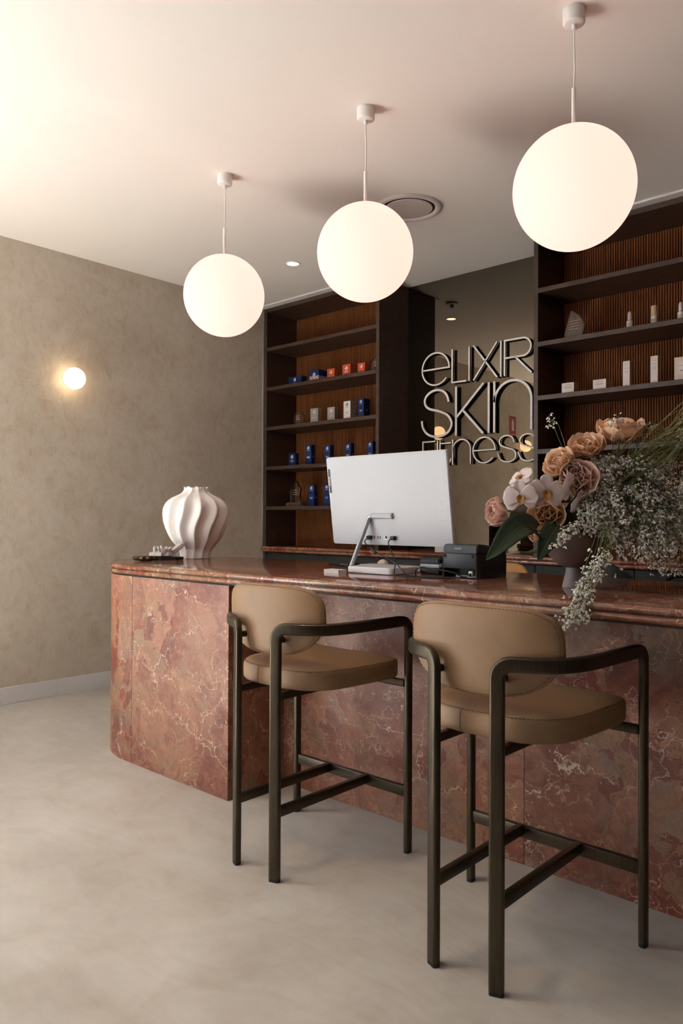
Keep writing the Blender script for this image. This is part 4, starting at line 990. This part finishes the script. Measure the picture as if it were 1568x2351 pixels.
def rose(pos, d, R, lab, mt='rose', seed=0, open_=1.0, stem_to=None):
    rr = random.Random(seed)
    o = thing('rose', lab, 'flower', tuple(pos), 0, 'roses in the flower bowl')
    M_ = frame(d, rr.uniform(0, 6))
    for layer, (n, tlt, ln, base) in enumerate(((4, 8, .62, .0), (6, 24, .78, .0), (7, 50, 1.02, -.05), (8, 78, 1.22, -.12))):
        for k in range(n):
            a = 2 * PI * (k + .5 * (layer % 2)) / n + rr.uniform(-.15, .15); tl = math.radians(tlt * open_ + rr.uniform(-7, 7))
            # petal local: +Y along length, +Z = inner side; lean outwards from the axis
            m_ = M_ @ Matrix.Rotation(a, 4, 'Z') @ Matrix.Translation((0, .10 * R * (layer + .6), base * R)) @ Matrix.Rotation(PI / 2 - tl, 4, 'X') @ Matrix.Rotation(PI, 4, 'Y') @ Matrix.Scale(R * ln * rr.uniform(.92, 1.08), 4)
            p = link('petal', ROSE_P[mt][layer], None, o); p.matrix_local = m_; solid(p, .012)
    sx = Vector(d).normalized() * -1
    link('calyx', lathe_me([(.002, -.45 * R), (.16 * R, -.40 * R), (.26 * R, -.22 * R), (.20 * R, -.05 * R)], 14), 'stem', o).matrix_local = M_
    tgt = (stem_to or FP(0, .17, 0)) - Vector(pos); st0 = sx * .4 * R
    link('stem', tube_me(cat([st0, st0 * 1.0 + sx * .03 + tgt * .15, tgt * .6 + sx * .02, tgt], 5), .0028, 7), 'stem', o)
    return o
rose(FP(-0.282, 0.283, 0.030), -SRt * .85 + TCm * .35 - UP * .12, .046, 'blush rose at the far left of the bouquet, below the orchids', 'rose_pale', 11, .72)
rose(FP(-.112, .266, .050), -SRt * .35 + TCm * .75 + UP * .10, .052, 'wide open peach rose just below the middle orchid bloom', 'rose', 5)
rose(FP(-0.000, 0.396, 0.070), -SRt * .35 + TCm * .85 + UP * .35, .052, 'peach-blush rose right of the orchids in the bouquet centre', 'rose_pale', 21)
rose(FP(-0.056, 0.456, 0.020), -SRt * .65 + TCm * .45 + UP * .50, .047, 'peach rose above the orchids, left of the upper pair', 'rose', 8)
rose(FP(0.048, 0.516, -0.010), -SRt * .3 + TCm * .55 + UP * .75, .050, 'peach rose in front of the little bottle, right of the upper pair', 'rose', 9)
rose(FP(0.179, 0.577, -0.020), -SRt * .12 + TCm * .35 + UP * .95, .064, 'topmost large peach rose standing above the bouquet', 'rose', 13)
rose(FP(-0.030, 0.423, 0.060), -SRt * .2 + TCm * .9 + UP * .2, .036, 'small blush rose tucked between the larger roses', 'rose_pale', 31, .7)
rose(FP(-0.141, 0.200, 0.020), -SRt * .7 + TCm * .3 - UP * .2, .028, 'tiny peach bud half hidden behind the dark leaf', 'rose', 17, .55)
# orchid spray
orc = thing('orchid_spray', 'arching pale pink orchid spray with yellow centres at the bouquet left', 'flower', tuple(FP(0, .19, .03)))
OB = orc.location
OP = dict(p=petal_me(1.0, .62, .10, .25, 8, 8, .16, .03, 5), s=petal_me(1.0, .36, .18, .2, 6, 8, .22, .02, 6), l=petal_me(1.0, .5, .9, .9, 6, 6, .5, .05, 7))
def merge(parts):
    vs, fs = [], []
    for me, M_ in parts:
        k = len(vs); vs += [M_ @ v.co for v in me.vertices]; fs += [tuple(k + i for i in p.vertices) for p in me.polygons]
    m_ = bpy.data.meshes.new('blossom'); m_.from_pydata(vs, [], fs)
    for p in m_.polygons: p.use_smooth = True
    return m_
def blossom(a, b_, c_, d, R, roll=0.0):
    up_ = UP - Vector(d).normalized() * UP.dot(Vector(d).normalized()); z_ = Vector(d).normalized(); y_ = up_.normalized(); x_ = y_.cross(z_)
    M_ = Matrix((x_, y_, z_)).transposed().to_4x4() @ Matrix.Rotation(roll, 4, 'Z')
    M_.translation = FP(a, b_, c_) - OB
    pet = []
    for ang, key, sc_, zo, lean in ((0, 's', .98, -.03, .10), (122, 's', .92, -.04, .05), (-122, 's', .92, -.04, .05), (76, 'p', .92, .02, .12), (-76, 'p', .92, .02, .12)):
        pet.append((OP[key], Matrix.Rotation(math.radians(ang), 4, 'Z') @ Matrix.Translation((0, .05 * R, zo * R)) @ Matrix.Rotation(lean, 4, 'X') @ Matrix.Scale(R * sc_, 4)))
    bo = link('blossom', merge(pet), 'orchid', orc); bo.matrix_local = M_; solid(bo, .0008)
    lp = merge([(OP['l'], Matrix.Translation((0, -.02 * R, .06 * R)) @ Matrix.Rotation(PI, 4, 'Z') @ Matrix.Rotation(.9, 4, 'X') @ Matrix.Scale(R * .42, 4)),
                (OP['l'], Matrix.Rotation(1.9, 4, 'Z') @ Matrix.Rotation(1.1, 4, 'X') @ Matrix.Scale(R * .34, 4)), (OP['l'], Matrix.Rotation(-1.9, 4, 'Z') @ Matrix.Rotation(1.1, 4, 'X') @ Matrix.Scale(R * .34, 4))])
    li = link('lip', lp, 'lip', bo); solid(li, .0008)
blossom(-.237, .3305, .150, TCm * .9 - SRt * .25 - UP * .05, .064, .10)
blossom(-.148, .346, .150, TCm * .95 + SRt * .05 + UP * .02, .068, -.05)
blossom(-.050, .363, .110, TCm * .65 + SRt * .70, .060, .1)
blossom(-.2225, .4035, .090, TCm * .3 - SRt * .6 + UP * .55, .054, .3)
blossom(-.012, .316, .100, TCm * .6 + SRt * .5 - UP * .4, .050, .5)
link('stem', tube_me(cat([Vector((0, 0, -.02)), FP(.0, .30, .06) - OB, FP(-.05, .375, .08) - OB, FP(-.14, .385, .11) - OB, FP(-.22, .365, .12) - OB, FP(-.265, .33, .12) - OB], 6), .003, 8), 'stem', orc)
# broad leaves
def leaf(pts, W_, nrm_, lab, mat='leaf', fold=.25):
    o = thing('broad_leaf', lab, 'leaf', tuple(pts[0]), 0, 'broad leaves in the flower bowl'); B0 = Vector(pts[0])
    P_ = cat(pts[1:], 6); n = len(P_); vs, fs = [], []; N_ = Vector(nrm_).normalized()
    for i in range(n):
        v_ = i / (n - 1); t_ = (P_[min(i + 1, n - 1)] - P_[max(i - 1, 0)]).normalized(); s_ = t_.cross(N_).normalized(); up_ = s_.cross(t_)
        wd = W_ * (math.sin(PI * min(1, (v_ * .93 + .07)) ** .62) ** .85 if v_ < 1 else 0)
        for j in range(9):
            u_ = j / 4 - 1; back = -.35 * W_ * u_ * u_ * max(0, 1 - v_ * 3.5)
            vs.append(P_[i] - B0 + s_ * (wd * u_) + up_ * (fold * wd * abs(u_) ** 1.4) + t_ * back)
    for i in range(n - 1):
        for j in range(8): fs.append((i * 9 + j, i * 9 + j + 1, (i + 1) * 9 + j + 1, (i + 1) * 9 + j))
    me = bpy.data.meshes.new('leaf'); me.from_pydata(vs, [], fs)
    for p in me.polygons: p.use_smooth = True
    solid(link('blade', me, mat, o), .0007)
    link('midrib', tube_me([p - B0 + N_ * .0008 for p in P_], [.0016 * (1 - .8 * i / n) for i in range(n)], 6), 'stem_yellow', o)
    link('stalk', tube_me(cat([Vector((0, 0, 0)), (Vector(pts[1]) - B0) * .5 + UP * .012, Vector(pts[1]) - B0], 5), .0028, 7), 'stem_yellow', o)
leaf([FP(-.02, .17, .03), FP(-0.170, 0.212, 0.115), FP(-0.221, 0.231, 0.150), FP(-0.276, 0.203, 0.180), FP(-0.327, 0.152, 0.200), FP(-0.370, 0.111, 0.210)], .052, TCm * .75 + UP * .6, 'large dark green heart-shaped leaf pointing down-left over the printer')
leaf([FP(-.01, .17, .05), FP(-0.089, 0.231, 0.100), FP(-0.120, 0.197, 0.125), FP(-0.148, 0.155, 0.140), FP(-0.174, 0.103, 0.150)], .042, TCm * .9 + UP * .3 - SRt * .2, 'dark green leaf hanging over the bowl rim', fold=.15)
leaf([FP(-.02, .17, .0), FP(-0.087, 0.162, 0.060), FP(-0.144, 0.144, 0.090), FP(-0.197, 0.132, 0.110), FP(-0.243, 0.140, 0.120)], .028, UP + TCm * .12, 'narrow pale green leaf seen edge-on beside the bowl', 'leaf_pale', .1)
leaf([FP(0, .17, -.03), FP(-0.052, 0.235, -0.030), FP(-0.102, 0.270, -0.030), FP(-0.155, 0.265, -0.020), FP(-0.183, 0.245, -0.010)], .036, UP * .7 + TCm * .5, 'dark rounded leaf behind the blush rose')
leaf([FP(0, .17, 0), FP(-0.024, 0.235, 0.060), FP(-0.015, 0.284, 0.080), FP(0.008, 0.328, 0.085), FP(0.029, 0.352, 0.080)], .04, TCm * .9 - SRt * .3, 'upright dark leaf between the roses and the white florets')
# white broom florets: nobody could count them
rb_ = random.Random(42)
fl_v, fl_f, ca_v, ca_f, st_v, st_f = [], [], [], [], [], []
def spike(V, F, p, d, L, r, mid=.55, n=4):
    d = d.normalized(); s_ = d.orthogonal().normalized(); t_ = d.cross(s_); k = len(V)
    V.append(p)
    for i in range(n): a = 2 * PI * i / n; V.append(p + d * L * mid + s_ * math.cos(a) * r + t_ * math.sin(a) * r * .62)
    V.append(p + d * L)
    for i in range(n): F += [(k, k + 1 + i, k + 1 + (i + 1) % n), (k + n + 1, k + 1 + (i + 1) % n, k + 1 + i)]
def rv(s=1.0): return Vector((rb_.gauss(0, s), rb_.gauss(0, s), rb_.gauss(0, s)))
def floret(p, d, s=1.0):
    for k in range(rb_.choice((2, 2, 3))): spike(fl_v, fl_f, p, d + rv(.34), (.0125 * s) * rb_.uniform(.75, 1.2), .0030 * s)
    spike(ca_v, ca_f, p - d * .002 * s, d, .0042 * s, .0014 * s)
def branch(path, n_fl, s=1.0, lo=.30, r=.0009):
    P_ = cat(path, 6); tube_geo(P_, r, 3, st_v, st_f, False); m_ = len(P_)
    for k in range(n_fl):
        f = lo + (1 - lo) * rb_.random() ** .8; i = min(m_ - 1, int(f * (m_ - 1)))
        side = rv(1).normalized(); q = P_[i] + side * rb_.uniform(.004, .014)
        tube_geo([P_[i], q], .0005, 3, st_v, st_f, False)
        for j in range(rb_.choice((1, 2, 2, 3))): floret(q + rv(.003), (side * .6 - UP * .65 + rv(.3)).normalized(), s)
EL = [(.175, .285, .02, .17, .115, .12, 120), (.315, .225, .0, .15, .11, .12, 85), (.20, .425, -.02, .20, .055, .10, 70), (.10, .22, .08, .10, .07, .07, 50),
      (.39, .36, -.05, .14, .13, .10, 55), (.24, .13, .08, .13, .055, .08, 45), (.44, .17, .0, .12, .09, .1, 40), (.035, .235, .10, .06, .06, .05, 40), (.10, .36, .04, .07, .06, .06, 30)]
for (ea, eb, ec, ra, rb2, rc, n) in EL:
    for k in range(n):
        while True:
            v_ = Vector((rb_.uniform(-1, 1), rb_.uniform(-1, 1), rb_.uniform(-1, 1)))
            if v_.length < 1: break
        ta, tb, tc_ = ea + v_.x * ra, eb + v_.y * rb2, ec + v_.z * rc
        tip = FP(ta, tb, tc_); base = FP(.03 * rb_.uniform(-1, 1) + .02, .185, .03 * rb_.uniform(-1, 1))
        top = base.lerp(tip, .62) + UP * (.05 + .10 * rb_.random() + max(0, .30 - tb) * .45)
        p3 = tip + UP * .02 + (tip - top).normalized() * -.03
        branch([base, base.lerp(top, .5) + UP * .02, top, p3, tip], 11, 1.0, .58)
for k in range(16):      # branch drooping over the counter's front edge
    w_ = rv(.016)
    e = rb_.uniform(.55, 1.0)
    branch([FP(.03, .19, .05), FP(.058, .225, .17) + w_, FP(-.026, .105, .32) + w_, FP(-.118, .030, .465) + w_ * Vector((1, 1, .3)), FP(-.186, .03 - .115 * e, .56) + w_ * 1.5], 24, .85, .42)
for k in range(5):       # small sprig over the bowl's left rim
    branch([FP(.02, .19, .05), FP(-.03, .235, .13), FP(-.075, .215, .16) + rv(.012), FP(-.115, .165, .17) + rv(.014)], 12, 1.1, .45)
for k in range(9):       # thin sprigs above the roses
    a = rb_.uniform(-.06, .26); branch([FP(.03, .2, 0), FP(a * .6 + .03, .40, 0), FP(a, .56 + rb_.uniform(-.03, .05), .0) + rv(.02), FP(a + rb_.uniform(-.08, .03), .62 + rb_.uniform(-.04, .06), .01) + rv(.02)], 7, .85, .72)
for k in range(26):      # trailing bare tips over the counter at the right
    a = rb_.uniform(.12, .50); branch([FP(.06, .19, .03), FP(a * .7, .30, .05), FP(a, .17, .10 + rb_.uniform(-.05, .08)), FP(a + rb_.uniform(-.04, .07), .045 + rb_.uniform(0, .05), .16 + rb_.uniform(-.08, .10))], 5, .8, .75, .0008)
gr_v, gr_f = [], []
for k in range(75):      # green broom stems sweeping up to the right
    a = rb_.uniform(.40, .66); b1 = .62 + rb_.uniform(-.16, .14) - max(0, .5 - a) * .2
    tube_geo(cat([FP(.05, .19, 0), FP(.16 + rb_.uniform(-.05, .05), .36 + rb_.uniform(-.03, .05), rb_.uniform(-.05, .06)), FP(.28 + rb_.uniform(-.05, .05), .49 + rb_.uniform(-.06, .06), rb_.uniform(-.08, .08)), FP(a, b1, rb_.uniform(-.12, .12)), FP(a + .12, b1 + rb_.uniform(-.10, .05), rb_.uniform(-.14, .14))], 6), .0014, 3, gr_v, gr_f, False)
for k in range(7):
    a = rb_.uniform(.05, .28); tube_geo(cat([FP(.05, .19, 0), FP(.10, .40, .03), FP(.14 + a * .3, .56, .04), FP(.20 + a * .4, .585 + rb_.uniform(-.02, .03), .05), FP(.25 + a * .5, .53 + rb_.uniform(-.02, .03), .06)], 6), .0012, 4, gr_v, gr_f, False)
def raw(vs, fs):
    me = bpy.data.meshes.new('m'); me.from_pydata([tuple(v) for v in vs], [], fs); return me
br = thing('white_broom_sprays', 'mass of tiny cream-white broom florets cascading from the right of the bowl', 'flowers', tuple(FP(0, 0, 0)))
off = Matrix.Translation(-Vector(br.location))
for nm, V, F, mt in (('florets', fl_v, fl_f, 'floret'), ('calyxes', ca_v, ca_f, 'calyx'), ('twigs', st_v, st_f, 'stem'), ('green_stems', gr_v, gr_f, 'olive')):
    me = raw(V, F); me.transform(off); tag(link(nm, me, mt, br), kind='stuff')
br['kind'] = 'stuff'
